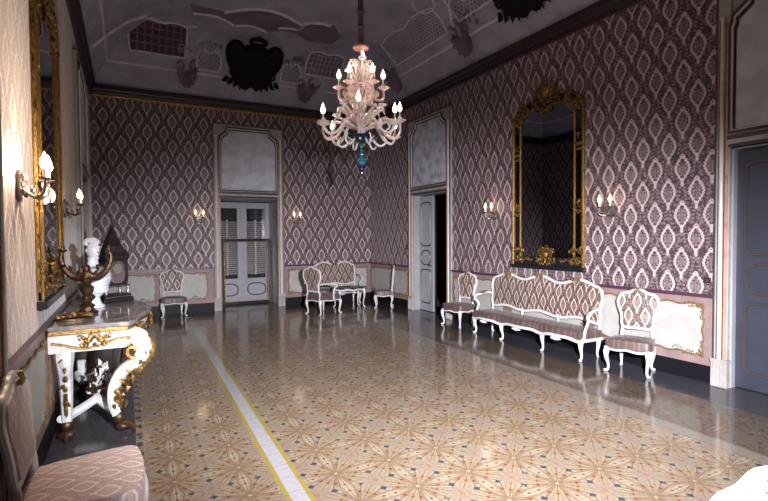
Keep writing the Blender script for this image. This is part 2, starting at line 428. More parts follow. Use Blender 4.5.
# cornice: stepped dark profile, gilt listel under it
def cornice_loop(prof, name, m):
    mb = MB(); R = []
    for d, z in prof: R.append([mb.v((XL + d, YF + d, z)), mb.v((XR - d, YF + d, z)), mb.v((XR - d, D - d, z)), mb.v((XL + d, D - d, z))])
    for a, b in zip(R, R[1:] + R[:1]):
        for k in range(4): mb.f([a[k], a[(k + 1) % 4], b[(k + 1) % 4], b[k]])
    return struct(mb.build(name, m, smooth=False))
cornice_loop([(0, 4.57), (.03, 4.575), (.04, 4.61), (.07, 4.63), (.085, 4.67), (.12, 4.70), (.12, 4.745), (0, 4.76)], 'trim_2', 'cornice')
cornice_loop([(0, 4.535), (.02, 4.54), (.03, 4.555), (.02, 4.574), (0, 4.574)], 'trim_3', 'rail')
mb = MB(); mb.prism([(0, 4.515), (.024, 4.522), (.038, 4.55), (.024, 4.58), (0, 4.58)], lambda a, b, h: (h, D - a - .0005, b), XL + .03, XR - .03); struct(mb.build('trim_7', 'gilt', smooth=False))

# dado: skirting, rose boards, ivory panels with gilt rocaille border, rail
def dado(w, segs, panels, idx):
    t = thing('trim_%d' % idx, kind='structure', loc={'R': (XR, 0, 0), 'B': (0, D, 0), 'L': (XL, 0, 0), 'F': (0, YF, 0)}[w], rz=RZ[w])
    sg = -1 if w in 'BL' else 1
    def rng(a, b): return (min(sg * a, sg * b), max(sg * a, sg * b))
    for a, b in segs:
        x0, x1 = rng(a, b)
        mb = MB(); mb.box(x0, x1, 0, .016, .19, .95); mb.build('dado_board', 'dado', t, smooth=False)
        mb = MB(); mb.box(x0, x1, 0, .03, .945, .965); mb.box(x0, x1, 0, .045, .965, .985); mb.build('dado_rail', 'rail', t, smooth=False)
    for j, (a, b) in enumerate(panels):
        x0, x1 = rng(a, b)
        mb = MB(); mb.box(x0, x1, .016, .022, .30, .86); p = mb.build('inset_panel', 'dado_panel', t, smooth=False)
        mb = MB(); rnd = random.Random(j + idx * 7)
        fn = lambda u, v, h=0: (u, .024 + h, v)
        W = x1 - x0; n = max(4, int(W / .13)); pts = []
        for k in range(n + 1): pts.append(fn(x0 + W * k / n, .86 + (.012 if k % 2 else -.010)))
        for k in range(1, 6): pts.append(fn(x1 + (.01 if k % 2 else -.008), .86 - .56 * k / 6))
        for k in range(n + 1): pts.append(fn(x1 - W * k / n, .30 + (.012 if k % 2 else -.012)))
        for k in range(1, 6): pts.append(fn(x0 + (.01 if k % 2 else -.008), .30 + .56 * k / 6))
        mb.tube(pts, .011, 6, closed=True, smooth=3)
        for cx, cz, sx, sz in ((x0, .86, 1, -1), (x1, .86, -1, -1), (x0, .30, 1, 1), (x1, .30, -1, 1)):
            for q in range(4):
                r = rnd.uniform(.025, .045)
                scroll(mb, (cx + sx * q * .05, cz + sz * .012), r, rnd.uniform(0, 6), rnd.choice((-.8, .8)), fn, .007)
                scroll(mb, (cx + sx * .01, cz + sz * q * .045), r * .8, rnd.uniform(0, 6), rnd.choice((-.8, .8)), fn, .007)
                acanthus(mb, (cx + sx * (.03 + q * .05), cz), .05, rnd.uniform(0, 6), fn, .012)
        mb.build('gilt_border', 'gilt_paint', p)
        mb = MB()
        for q in range(5):
            acanthus(mb, (x0 + .22 + q * .03 if sg > 0 else x0 + .2 + q * .03, .33 + .012 * (q % 2)), .045, .6 + q * .5, fn, .012)
        mb.build('green_leaves', 'green_paint', p)
    return t
PO = .80
dado('R', [(YF, RD[1] - PO), (RD[1] + PO, RD[0] - PO), (RD[0] + PO, D)], [(3.05, 4.48), (4.65, 6.10), (6.26, 7.66), (9.50, 11.28)], 4)
dado('L', [(YF, RD[1] - PO), (RD[1] + PO, RD[0] - PO), (RD[0] + PO, D)], [(3.05, 4.48), (4.65, 6.10), (6.26, 7.66), (9.50, 11.28)], 5)
dado('B', [(XL, BD - PO), (BD + PO, XR)], [(-.48, .55), (.62, 1.60), (3.47, 5.58)], 6)
for nm, segs, w in (('baseboard_right', [(YF, RD[1] - PO), (RD[1] + PO, RD[0] - PO), (RD[0] + PO, D)], 'R'), ('baseboard_left', [(YF, RD[1] - PO), (RD[1] + PO, RD[0] - PO), (RD[0] + PO, D)], 'L'), ('baseboard_back', [(XL, BD - PO), (BD + PO, XR)], 'B')):
    mb = MB()
    for a, b in segs:
        if w == 'R': mb.box(XR - .022, XR, a, b, 0, .19)
        elif w == 'L': mb.box(XL, XL + .022, a, b, 0, .19)
        else: mb.box(a, b, D - .022, D, 0, .19)
    struct(mb.build(nm, 'skirt', smooth=False))

# ------------------------------------------------------------------ doors
def oval(cx, cz, w, h, n=24, e=2.6):
    return [(cx + w * math.copysign(abs(cos(t)) ** (2 / e), cos(t)), cz + h * math.copysign(abs(sin(t)) ** (2 / e), sin(t))) for t in [2 * pi * k / n for k in range(n)]]
def arched(x0, x1, z0, z1, c=.08):
    """rectangle with concave/rounded corners."""
    pts = []
    for cx, cz, a in ((x1 - c, z0 + c, -pi / 2), (x1 - c, z1 - c, 0), (x0 + c, z1 - c, pi / 2), (x0 + c, z0 + c, pi)):
        for k in range(5): t = a + pi / 2 * k / 4; pts.append((cx + c * cos(t), cz + c * sin(t)))
    return pts
def door_leaf(t, x0, x1, y, z1, panels=True, m='door_paint', handle=None):
    mb = MB(); mb.box(x0, x1, y - .045, y, .01, z1); lf = mb.build('door_leaf', m, t, smooth=False, bevel=.004)
    cx, w = (x0 + x1) / 2, (x1 - x0) / 2 - .09
    fn = lambda a, b, h=0: (a, y + h, b)
    for kind, z0, zz in (('r', .18, .92), ('o', 1.02, 1.34), ('r', 1.44, z1 - .14)):
        mb = MB(); poly = arched(cx - w, cx + w, z0, zz, .07) if kind == 'r' else oval(cx, (z0 + zz) / 2, w, (zz - z0) / 2)
        mb.tube([fn(a, b, .004) for a, b in poly], .014, 6, closed=True, smooth=0); mb.build('panel_moulding', 'panel_line', lf); mb = MB()
        q = [(cx + (a - cx) * .82, (z0 + zz) / 2 + (b - (z0 + zz) / 2) * (.92 if kind == 'r' else .8)) for a, b in poly]
        mb.prism(q, fn, 0, .012); mb.build('leaf_panel', m, lf)
    if handle is not None:
        mb = MB(); mb.ball((handle, y + .05, 1.02), .028); mb.tube([(handle, y, 1.02), (handle, y + .05, 1.02)], .01, smooth=0); mb.build('door_handle', 'gilt_old', lf)
    return lf
def casing(t, art='overdoor', post=.14, hw=.80, ztop=4.2, ztr=2.60):
    """frame around the opening and the overdoor panel; local x along wall, y into the room."""
    for s in (1, -1):
        mb = MB(); xs = lambda a, b: (min(s * a, s * b), max(s * a, s * b))
        mb.box(*xs(hw - post, hw), 0, .05, .3, ztop)
        p = mb.build('casing_post', 'casing', t, smooth=False, bevel=.004)
        mb = MB(); mb.tube([(s * (hw - .065), .055, .3), (s * (hw - .065), .055, ztop - .25)], .022, 8, smooth=0); mb.build('white_bead', 'white', p)
        mb = MB(); mb.box(*xs(hw - .128, hw - .10), .05, .058, .3, ztop - .28); mb.build('rose_strip', 'casing_pink', p, smooth=False)
        mb = MB(); mb.box(*xs(hw - .012, hw), .05, .062, .3, ztop); mb.box(*xs(hw - .036, hw - .030), .05, .056, .3, ztop - .28); mb.build('dark_fillet', 'dark_mould', p, smooth=False)
        mb = MB(); mb.box(*xs(hw - .098, hw - .090), .05, .066, .3, ztop - .28); mb.build('gilt_fillet', 'gilt', p, smooth=False)
        mb = MB(); mb.box(*xs(hw - post - .01, hw + .012), 0, .07, 0, .27)
        for k in range(4): mb.tube([(s * (hw - .02 - k * .034), .07, .02), (s * (hw - .02 - k * .034), .07, .25)], .012, 6, smooth=0)
        mb.box(*xs(hw - post - .014, hw + .016), 0, .076, .27, .30)
        mb.build('plinth', 'casing', t, smooth=False)
    mb = MB(); mb.box(-(hw - post), hw - post, 0, .03, ztr + .10, ztop); mb.box(-(hw - post), hw - post, .03, .05, ztop - .06, ztop); mb.build('header_board', 'casing', t, smooth=False)
    mb = MB(); mb.box(-hw, hw, .0, .062, ztop, ztop + .02); mb.build('top_fillet', 'dark_mould', t, smooth=False)
    ip = hw - post + .02
    def notch(k, zt, zb):
        w = ip - k
        c = .11
        return [(-w, zb), (w, zb), (w, zt - .30), (w - .02, zt - .25), (w - .02, zt - .20), (w - c - .04, zt - .10), (w - c - .07, zt), (-(w - c - .07), zt), (-(w - c - .04), zt - .10), (-(w - .02), zt - .20), (-(w - .02), zt - .25), (-w, zt - .30)]
    zb = ztr + .13
    fn = lambda a, b, h=0: (a, h, b)
    mb = MB(); mb.prism(notch(.07, ztop - .13, zb + .02), fn, .03, .042); mb.build('overdoor_panel', art, t, smooth=False)
    mb = MB(); mb.tube([(a, .05, b) for a, b in notch(0.01, ztop - .06, zb)], .020, 6, closed=True, smooth=0); mb.build('panel_moulding', 'dark_mould', t, smooth=False)
    mb = MB(); mb.tube([(a, .055, b) for a, b in notch(.035, ztop - .085, zb + .01)], .014, 6, closed=True, smooth=0); mb.build('inner_moulding', 'white', t, smooth=False)
    mb = MB(); mb.tube([(a, .045, b) for a, b in notch(.055, ztop - .11, zb + .02)], .009, 6, closed=True, smooth=0); mb.build('inner_fillet', 'cornice', t, smooth=False)
    mb = MB(); w = hw - post + .012
    mb.box(-w, w, 0, .055, ztr - .03, ztr); mb.box(-w, w, 0, .085, ztr + .045, ztr + .085); tr = mb.build('transom', 'dark_mould', t, smooth=False)
    mb = MB(); mb.box(-w, w, .0, .075, ztr, ztr + .045); mb.build('transom_band', 'casing', tr, smooth=False)
def lining(t, depth, w0, w1, ztr=2.57):
    mb = MB(); mb.box(w0 - .0, w0 + .02, -depth, 0, 0, ztr); mb.box(w1 - .02, w1, -depth, 0, 0, ztr); mb.box(w0, w1, -depth, 0, ztr - .02, ztr)
    mb.build('reveal_lining', 'door_paint', t, smooth=False)
# door_1: far door of the right wall (its near leaf stands open); door_2: near door of the right wall, shut; door_3: far door of the left wall
t = thing('door_1', kind='structure', loc=(XR, RD[0], 0), rz=RZ['R']); casing(t, 'overdoor_art'); lining(t, .35, -OW, OW)
door_leaf(t, .10, OW - .02, -.14, 2.53, handle=.15)
mb = MB(); mb.box(-OW + .02, -OW + .065, -.86, -.2, .01, 2.53); mb.build('door_leaf', 'door_paint', t, smooth=False)
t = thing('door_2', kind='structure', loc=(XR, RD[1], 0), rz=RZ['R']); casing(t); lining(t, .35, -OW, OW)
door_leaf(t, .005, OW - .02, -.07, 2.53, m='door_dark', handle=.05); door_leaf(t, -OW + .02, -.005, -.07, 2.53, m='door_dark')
t = thing('door_3', kind='structure', loc=(XL, RD[0], 0), rz=RZ['L']); casing(t); lining(t, .35, -OW, OW)
door_leaf(t, .005, OW - .02, -.10, 2.53); door_leaf(t, -OW + .02, -.005, -.10, 2.53, handle=-.05)
t = thing('door_4', kind='structure', loc=(XL, RD[1], 0), rz=RZ['L']); casing(t); lining(t, .35, -OW, OW)
door_leaf(t, .005, OW - .02, -.10, 2.53); door_leaf(t, -OW + .02, -.005, -.10, 2.53)

# window_1: tall glazed double door with louvred shutters in the alcove of the back wall
t = thing('window_1', kind='structure', loc=(BD, D, 0), rz=RZ['B']); casing(t); lining(t, AL, -OW - .09, OW)
YW = -1.03
for (x0, x1, hx) in ((-.745, -.045, None), (-.045, .655, .0)):
    fr = MB(); st = .12
    fr.box(x0, x0 + st, YW - .045, YW, .01, 2.53); fr.box(x1 - st, x1, YW - .045, YW, .01, 2.53)
    for z0, z1 in ((.01, .62), (2.38, 2.53)): fr.box(x0 + st, x1 - st, YW - .045, YW, z0, z1)
    lf = fr.build('window_frame', 'door_paint', t, smooth=False, bevel=.004)
    mb = MB(); mb.box(x0 + st, x1 - st, YW - .028, YW - .022, .62, 2.38); mb.build('pane', 'glass', lf, smooth=False)
    cx = (x0 + x1) / 2; mb = MB()
    mb.tube([(a, YW + .004, b) for a, b in oval(cx, .34, .23, .15)], .016, 6, closed=True, smooth=0); mb.build('oval_moulding', 'dark_mould', lf)
    mb = MB()
    if hx is not None: mb.box(x0 - .018, x0 + .018, YW, YW + .012, .02, 2.52); mb.build('cover_strip', 'door_paint', lf, smooth=False)
    # shutters
    mb = MB(); sx0, sx1 = x0 + st - .02, x1 - st + .02; yb = YW - .10
    for k in range(26):
        z = .74 + k * .052
        mb.T = Matrix.Translation((0, yb, z)) @ Matrix.Rotation(math.radians(-40), 4, 'X'); mb.box(sx0, sx1, -.024, .024, -.004, .004)
    mb.T = None
    mb.box(cx - .018, cx + .018, yb - .035, yb + .03, .70, 2.1)
    mb.build('shutter', 'slat', lf, smooth=False)
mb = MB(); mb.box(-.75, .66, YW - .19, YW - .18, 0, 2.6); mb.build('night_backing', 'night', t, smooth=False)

# ------------------------------------------------------------------ stucco of the ceiling
def relief_shell(w, u, d, size, label):
    mb = MB(); n = 7
    def P(a, r, off): return cove(w, u + r * cos(a), d + r * sin(a), off)
    c = mb.v(P(0, 0, .02)); prev = None
    K = 4 * n
    R1 = []; R2 = []; R0 = []
    for k in range(K + 1):
        a = -pi * .08 + (pi * 1.16) * k / K + pi; rib = .5 + .5 * cos(2 * pi * k / 4)
        R1.append(mb.v(P(a, size * .55, .05 + .04 * rib))); R2.append(mb.v(P(a, size * (.92 + .1 * rib), .10 + .05 * rib))); R0.append(mb.v(P(a, size * .85, -.02)))
    for k in range(K):
        mb.f([c, R1[k], R1[k + 1]]); mb.f([R1[k], R2[k], R2[k + 1], R1[k + 1]]); mb.f([R2[k], R0[k], R0[k + 1], R2[k + 1]])
    for s in (1, -1):
        pts = []
        for i in range(16):
            q = i / 15; r = size * (.55 - .4 * q); a = pi / 2 * s + s * 4.6 * q
            pts.append(cove(w, u + s * size * .75 + r * cos(a) * s, d + size * .35 + r * sin(a) * .8, .03))
        mb.tube(pts, [.03, .02, .03], 6, smooth=1)
    return tag(mb.build('stucco_shell', 'stucco_dark'), label, 'ceiling ornament', 'stucco shells on the cove')
relief_shell('B', 1.22, .34, .20, 'fan shaped stucco shell on the cove above left end of back wall')
relief_shell('B', 3.82, .34, .20, 'fan shaped stucco shell on the cove, right of the back wall dark cartouche')
relief_shell('R', 9.45, .34, .20, 'fan shaped stucco shell on right cove behind the chandelier, nearest the corner')
relief_shell('R', 6.98, .34, .20, 'fan shaped stucco shell on right cove between two lattice panels')
def lattice(w, u0, u1, d0, d1, su, sd, label, slant, m1='stucco_dark', m2='stucco', r=.015):
    t = thing('lattice_panel', label, 'ceiling ornament', cove(w, (u0 + u1) / 2, d0), 0, 'lattice panels on the cove')
    inv = Matrix.Translation(-t.location)
    mb = MB(); mb.T = inv; nu, nd = 14, 8; G = []
    for i in range(nd + 1):
        G.append([mb.v(cove(w, u0 + (u1 - u0) * j / nu, d0 + (d1 - d0) * i / nd, .008)) for j in range(nu + 1)])
    for i in range(nd):
        for j in range(nu): mb.f([G[i][j], G[i][j + 1], G[i + 1][j + 1], G[i + 1][j]])
    mb.build('panel_field', m1, t)
    mb = MB(); mb.T = inv
    def seg(a, b, n=6): mb.tube([cove(w, a[0] + (b[0] - a[0]) * k / n, a[1] + (b[1] - a[1]) * k / n, .012) for k in range(n + 1)], r, 5, smooth=0)
    if slant:
        L = u1 - u0; Hh = d1 - d0; k = u0 - Hh
        while k < u1:
            a0 = max(u0, k); a1 = min(u1, k + Hh)
            if a1 > a0 + .02:
                seg((a0, d0 + (a0 - k)), (a1, d0 + (a1 - k)), 4); seg((a0, d1 - (a0 - k)), (a1, d1 - (a1 - k)), 4)
            k += su
    else:
        k = u0 + su
        while k < u1 - .02: seg((k, d0), (k, d1)); k += su
        k = d0 + sd
        while k < d1 - .02: seg((u0, k), (u1, k), 2); k += sd
    mb.build('lattice_ribs', m2, t)
    mb = MB(); mb.T = inv; pts = []
    n = 12
    for k in range(n + 1): pts.append(cove(w, u0 + (u1 - u0) * k / n, d0, .02))
    for k in range(1, 6): pts.append(cove(w, u1 + .03 * sin(pi * k / 6), d0 + (d1 - d0) * k / 6, .02))
    for k in range(n + 1): q = k / n; pts.append(cove(w, u1 - (u1 - u0) * q, d1 + .06 * abs(sin(2 * pi * q)), .02))
    for k in range(1, 6): pts.append(cove(w, u0 - .03 * sin(pi * k / 6), d1 - (d1 - d0) * k / 6, .02))
    mb.tube(pts, .02, 6, closed=True, smooth=0); mb.build('panel_border', 'stucco_light', t)
lattice('B', .15, 1.15, .50, 1.05, .13, .13, 'dark squared lattice panel on left part of the back cove', False, 'velvet', 'stucco_dark', .014)
lattice('B', 3.75, 4.55, .55, 1.0, .10, .1, 'squared lattice panel on back cove behind the chandelier', False)
lattice('B', 1.42, 1.85, .38, .62, .07, .07, 'small diamond lattice beside the left of the back cove dark cartouche', True)
lattice('B', 3.22, 3.62, .38, .62, .07, .07, 'small diamond lattice beside the right of the back cove dark cartouche', True)
lattice('R', 7.25, 9.1, .46, .84, .085, .1, 'long lilac lattice panel on right cove beside the chandelier', True)
lattice('R', 5.95, 6.85, .50, .92, .085, .1, 'lilac lattice panel on right cove next to the upper dark leaf relief', True)
def moulding(name, pts, label, r=.034, m='stucco_light', closed=False):
    mb = MB(); mb.tube(pts, r, 6, closed=closed, smooth=4); return tag(mb.build(name, m), label, 'ceiling ornament', 'curved stucco mouldings of the ceiling')
def flat(p): return (p[0], p[1], zc(9) - .008)
def arc(p, q, bow, n=8):
    p, q = Vector(p), Vector(q); m = (q - p); nn = Vector((-m.y, m.x)).normalized()
    return [flat(p + m * k / n + nn * bow * sin(pi * k / n)) for k in range(n + 1)]
def field(poly, label):
    mb = MB(); mb.prism([(a, b) for a, b in poly], lambda a, b, h: (a, b, h), zc(9) - .012, zc(9) + .002)
    return tag(mb.build('painted_field', 'stucco_dark', smooth=False), label, 'ceiling painting', 'mauve painted fields')
S1 = [arc((1.20, 9.75), (1.98, 9.95), -.16), arc((1.98, 9.95), (2.62, 9.95), -.14), arc((1.72, 9.45), (3.15, 9.3), -.38), arc((3.15, 9.3), (3.7, 9.1), -.12), arc((2.8, 9.65), (3.15, 9.55), -.03)]
for i, a in enumerate(S1):
    moulding('stucco_moulding', a, ['arched pale moulding on the ceiling, leftmost over the back cove', 'arched pale moulding on the ceiling just over the dark cartouche crown', 'widest arched pale moulding on the ceiling above the dark cartouche', 'short arched pale moulding reaching towards the chandelier chain', 'tiny pale moulding right of the dark cartouche crown'][i])
poly = [(p[0], p[1]) for p in S1[2]] + [(3.2, 9.75), (2.9, 9.75)] + [(p[0], p[1]) for p in reversed(S1[1])] + [(p[0], p[1]) for p in reversed(S1[0])] + [(1.1, 9.4)]
field(poly, 'mauve painted band between the arched mouldings over the back cove')
field([(3.3, 9.25), (3.75, 9.05), (4.1, 9.5), (4.05, 9.95), (3.5, 10.0), (3.2, 9.75)], 'mauve painted field left of the chandelier chain')
moulding('stucco_moulding', [cove('L', 9.6 - .0, .12, .015), cove('L', 9.75, .3, .015), cove('L', 9.9, .49, .015), cove('L', 10.0, .7, .015), cove('L', 10.1, 1.0, .015)], 'pale moulding climbing the left cove near the far corner', .03)
moulding('stucco_moulding', [cove('B', -.05 + k * .1, 1.05 + .07 * abs(sin(k * .8)), .02) for k in range(15)], 'scalloped pale moulding above the dark squared lattice panel', .024)
moulding('stucco_moulding', arc((4.75, 8.1), (4.25, 7.2), .22) , 'curled pale moulding over the right cove, highest in view', .02)
moulding('stucco_moulding', [cove('R', 7.3 - .25 * cos(t), .96 + .16 * sin(t), .02) for t in [2 * pi * k / 14 for k in range(14)]], 'oval stucco ring above the long lilac lattice', .018, closed=True)
moulding('stucco_moulding', [cove('R', 7.05 - k * .055, .48 + .3 * sin(k / 10 * pi * .8), .02) for k in range(11)], 'hooked stucco scroll between the two lilac lattices', .022)
# loose leafy sprigs
for i, (w, u, d, lab) in enumerate((('R', 7.9, .90, 'spray of small stucco leaves above the long lilac lattice'), ('R', 6.75, .45, 'spray of small stucco leaves beside the shell on the right cove'), ('B', 1.6, .72, 'spray of small stucco leaves left of the back cove dark cartouche'),
                                    ('B', 3.45, .74, 'spray of small stucco leaves right of the back cove dark cartouche'), ('B', 1.25, .66, 'spray of small stucco leaves over the left shell of the back cove'), ('B', 3.9, .34, 'spray of small stucco leaves beside the right shell of the back cove'), ('R', 9.3, .6, 'spray of small stucco leaves over the far shell of the right cove'))):
    mb = MB(); rnd = random.Random(i)
    for k in range(10):
        acanthus(mb, (u + rnd.uniform(-.25, .25), d + rnd.uniform(-.07, .07)), rnd.uniform(.06, .11), rnd.uniform(0, 6.28), lambda a, b, h=0: cove(w, a, b, .012 + h * 1.6), .03)
    for k in range(4):
        scroll(mb, (u + rnd.uniform(-.2, .2), d + rnd.uniform(-.06, .06)), .06, rnd.uniform(0, 6), rnd.choice((-1, 1)), lambda a, b: cove(w, a, b, .02), .012)
    tag(mb.build('stucco_spray', 'stucco_dark' if i % 2 else 'stucco'), lab, 'ceiling ornament', 'stucco leaf sprays')
# black cartouches
def cartouche(w, uc, label):
    t = thing('cartouche', label, 'ceiling ornament', cove(w, uc, .3), 0)
    inv = Matrix.Translation(-t.location); sg = 1
    def P(a, b, h=0): return cove(w, uc + a, b, .02 + h)
    half = [(0, .25), (.07, .22), (.14, .20), (.2, .26), (.28, .24), (.36, .28), (.42, .33), (.44, .42), (.50, .47), (.58, .58), (.62, .72), (.60, .86), (.50, .96), (.38, .98), (.30, .93), (.25, .86), (.2, .90), (.12, .93), (0, .94)]
    poly = half + [(-a, b) for a, b in reversed(half[1:-1])]
    mb = MB(); mb.T = inv; n = len(poly)
    L = []
    for k, h in ((1, 0), (.97, .10), (.8, .16), (.5, .19), (.2, .21)):
        L.append([mb.v(P(a * k, .6 + (b - .6) * k, h)) for a, b in poly])
    for A, B in zip(L, L[1:]):
        for k in range(n): mb.f([A[k], A[(k + 1) % n], B[(k + 1) % n], B[k]])
    mb.f(L[-1]); mb.build('shield', 'black_relief', t)
    mb = MB(); mb.T = inv
    mb.tube([P(.16 * cos(a), 1.06 + .10 * sin(a), .06) for a in [2 * pi * k / 16 for k in range(16)]], .038, 8, closed=True, smooth=1)
    mb.ball(P(0, 1.17, .06), .05); mb.build('crown_loop', 'black_relief', t)
    for s in (1, -1):
        mb = MB(); mb.T = inv
        for k in range(5):
            scroll(mb, (s * (.18 + k * .07), .28 + .04 * k), .07, .5 * k, .9 * s, lambda a, b: P(a, b, .08), .022)
            acanthus(mb, (s * (.1 + k * .1), .34), .16, -pi / 2 + s * .3 * k, lambda a, b, h=0: P(a, b, .05 + h), .05)
        for k in range(6):
            a = .5 + k * .28
            mb.tube([P(s * .2, .6, .18), P(s * (.2 + .38 * cos(a - .4)), .6 + .34 * sin(a - .4), .12)], .02, 6, smooth=0)
        mb.build('shell_wing', 'black_relief', t)
cartouche('B', 2.56, 'large black shell winged cartouche over the window door of the back wall')
cartouche('R', YC + .05, 'black leafy cartouche on the right cove at the top edge of the photo')

# ------------------------------------------------------------------ mirrors
def make_mirror(label):
    W = .70; z0, z1 = 1.16, 3.42; zt = 3.76
    t = thing('wall_mirror', label, 'mirror', (0, 0, 0), 0, 'tall gilt mirrors')
    fn = lambda a, b, h=0: (a, h, b)
    def arch(w, zb, zs, za, n=14):
        pts = [(-w, zb), (w, zb)]
        for k in range(n + 1):
            a = pi * k / n; x = w * cos(a); pts.append((x, zs + (za - zs) * sin(a) ** .8 + (.03 * (1 - abs(cos(2 * a))) if za > zs else 0)))
        return pts
    mb = MB(); mb.prism(arch(W - .01, z0 + .02, z1, zt), fn, 0, .014); mb.build('backboard', 'black', t, smooth=False)
    mb = MB(); mb.prism(arch(W - .17, z0 + .16, z1 - .05, zt - .16), fn, .014, .02); mb.build('mirror_glass', 'mirror', t, smooth=False)
    for s in (1, -1):
        mb = MB(); a, b = sorted((s * (W - .035), s * (W - .155))); mb.box(a, b, .014, .022, z0 + .1, z1); mb.build('border_glass', 'mirror_edge', t, smooth=False)
        mb = MB(); a, b = sorted((s * (W - .04), s * W)); mb.box(a, b, 0, .032, z0 + .03, z1 + .04); up = mb.build('dark_upright', 'gilt_old', t, smooth=False)
        mb = MB(); mb.tube([(s * (W - .008), .036, z0 + .03), (s * (W - .008), .036, z1 + .04)], .012, 6, smooth=0)
        k = z0 + .06
        while k < z1: mb.ball((s * (W - .03), .036, k), .012, seg=6); k += .045
        mb.tube([(s * (W - .002), .006, z0 + .03), (s * (W - .002), .006, z1)], .006, 6, smooth=0)
        mb.build('gilt_beading', 'gilt', up)
        mb = MB(); mb.tube([(s * (W - .162), .026, z0 + .12), (s * (W - .162), .026, z1 - .02)], .014, 8, smooth=0); mb.build('inner_gilt_upright', 'gilt', t)
        mb = MB(); carving(mb, s * (W - .10), 2.05, .04, .13, 5, 4, fn, .009, .04); mb.build('side_carving', 'gilt_old', t)
        mb = MB(); carving(mb, s * (W - .10), 2.95, .04, .13, 8, 4, fn, .009, .04); mb.build('side_carving', 'gilt_old', t)
        mb = MB(); mb.T = Matrix.Translation((0, .01, 0)); carving(mb, s * (W - .12), z0 + .2, .09, .13, 4, 7, fn, .012, .05); mb.build('corner_carving', 'gilt_old', t)
        mb = MB(); mb.T = Matrix.Translation((0, .01, 0)); carving(mb, s * (W - .13), z1 + .06, .11, .12, 9, 8, fn, .013, .05); mb.build('shoulder_carving', 'gilt_old', t)
    mb = MB(); pts = [(x, .03, z) for x, z in arch(W - .02, z0, z1, zt)[2:]]; mb.tube(pts, .022, 8, smooth=2); mb.build('arched_rail', 'gilt_old', t)
    mb = MB(); pts = [(x, .026, z) for x, z in arch(W - .165, z0, z1 - .05, zt - .15)[2:]]; mb.tube(pts, .012, 8, smooth=2); mb.build('inner_arch', 'gilt_old', t)
    mb = MB(); mb.T = Matrix.Translation((0, .02, 0)); carving(mb, 0, zt - .02, .22, .16, 21, 16, fn, .017, .07); carving(mb, 0, zt - .12, .45, .10, 3, 12, fn, .014, .06)
    for k in range(9):
        a = -.9 + k * .225; acanthus(mb, (0, zt - .02), .26, pi / 2 + a, lambda p, q, h=0: (p, h + .03, q), .05)
    mb.build('crest_carving', 'gilt_old', t)
    mb = MB(); mb.T = Matrix.Translation((0, .01, 0)); carving(mb, 0, z0 + .17, .16, .13, 17, 12, fn, .014, .055)
    mb.ball((0, .04, z0 + .2), .06, 1, .5, 1.1); carving(mb, 0, z0 + .10, .5, .04, 33, 10, fn, .010, .04); mb.build('base_carving', 'gilt_old', t)
    mb = MB(); mb.box(-W - .02, W + .02, 0, .065, z0 - .03, z0 + .03); mb.box(-W, W, 0, .04, z0 + .03, z0 + .10); mb.build('bottom_ledge', 'black', t, smooth=False, bevel=.006)
    return t
mr = make_mirror('tall arched gilt mirror on right wall above the long sofa')
place(mr, (XR, 5.345, 0), RZ['R'], mr['label'])
ml = copy_tree(mr); place(ml, (XL, 5.0, 0), RZ['L'], 'tall gilt mirror on left wall above the console table')

# ------------------------------------------------------------------ sconces
def flame_bulb(mb, c, s=1.0):
    mb.lathe([(.004 * s, 0), (.012 * s, .004 * s), (.020 * s, .022 * s), (.017 * s, .040 * s), (.008 * s, .062 * s), (.001, .080 * s)], c, 10)
def point(name, loc, e, colr=(1, .74, .54), r=.05):
    l = bpy.data.lights.new(name, 'POINT'); l.energy = e; l.color = colr; l.shadow_soft_size = r
    o = bpy.data.objects.new(name, l); col.objects.link(o); o.location = loc; return o
def make_sconce(label):
    t = thing('wall_sconce', label, 'wall lamp', (0, 0, 0), 0, 'two candle wall sconces')
    fn = lambda a, b, h=0: (a, h + .012, b)
    mb = MB(); mb.prism(oval(0, 0, .05, .10, 16), lambda a, b, h: (a, h, b), 0, .02); carving(mb, 0, 0, .06, .10, 2, 6, fn, .008, .03); mb.build('backplate', 'silver', t)
    for s in (1, -1):
        mb = MB(); mb.tube([(0, .03, -.02), (s * .04, .09, -.07), (s * .09, .14, -.05), (s * .085, .15, .0), (s * .08, .15, .03)], [.012, .009, .009], 6)
        scroll(mb, (s * .05, -.03), .03, 0, s * 1.0, lambda a, b: (a, .08, b), .006)
        for k in range(5): acanthus(mb, (s * .06 + .01 * k, -.06 + .02 * k), .05, k * 1.3, lambda a, b, h=0: (a, .12 + h, b), .02)
        arm = mb.build('sconce_arm', 'silver', t)
        mb = MB(); mb.lathe([(.004, 0), (.03, .012), (.036, .024), (.03, .022), (.012, .018)], (s * .08, .15, .025), 12); mb.build('drip_cup', 'silver', arm)
        mb = MB(); mb.lathe([(.011, 0), (.011, .06), (.009, .06)], (s * .08, .15, .04), 10); mb.build('candle', 'candle', arm)
        mb = MB(); flame_bulb(mb, (s * .08, .15, .10), 1.4); mb.build('flame_bulb', 'bulb_amber', arm)
    return t
sc = make_sconce('x')
SC = [((XR, 4.22, 1.98), 'R', 'two candle sconce right of the right wall mirror', 1.0), ((XR, 6.52, 2.02), 'R', 'two candle sconce left of the right wall mirror', 1.0),
      ((1.44, D, 2.06), 'B', 'two candle sconce left of the window door on back wall', .6), ((3.66, D, 2.06), 'B', 'two candle sconce right of the window door on back wall', .6),
      ((XL, 3.70, 1.98), 'L', 'two candle sconce nearest the camera on left wall', 26.0), ((XL, 6.25, 1.98), 'L', 'two candle sconce on left wall beyond the mirror', 1.0)]
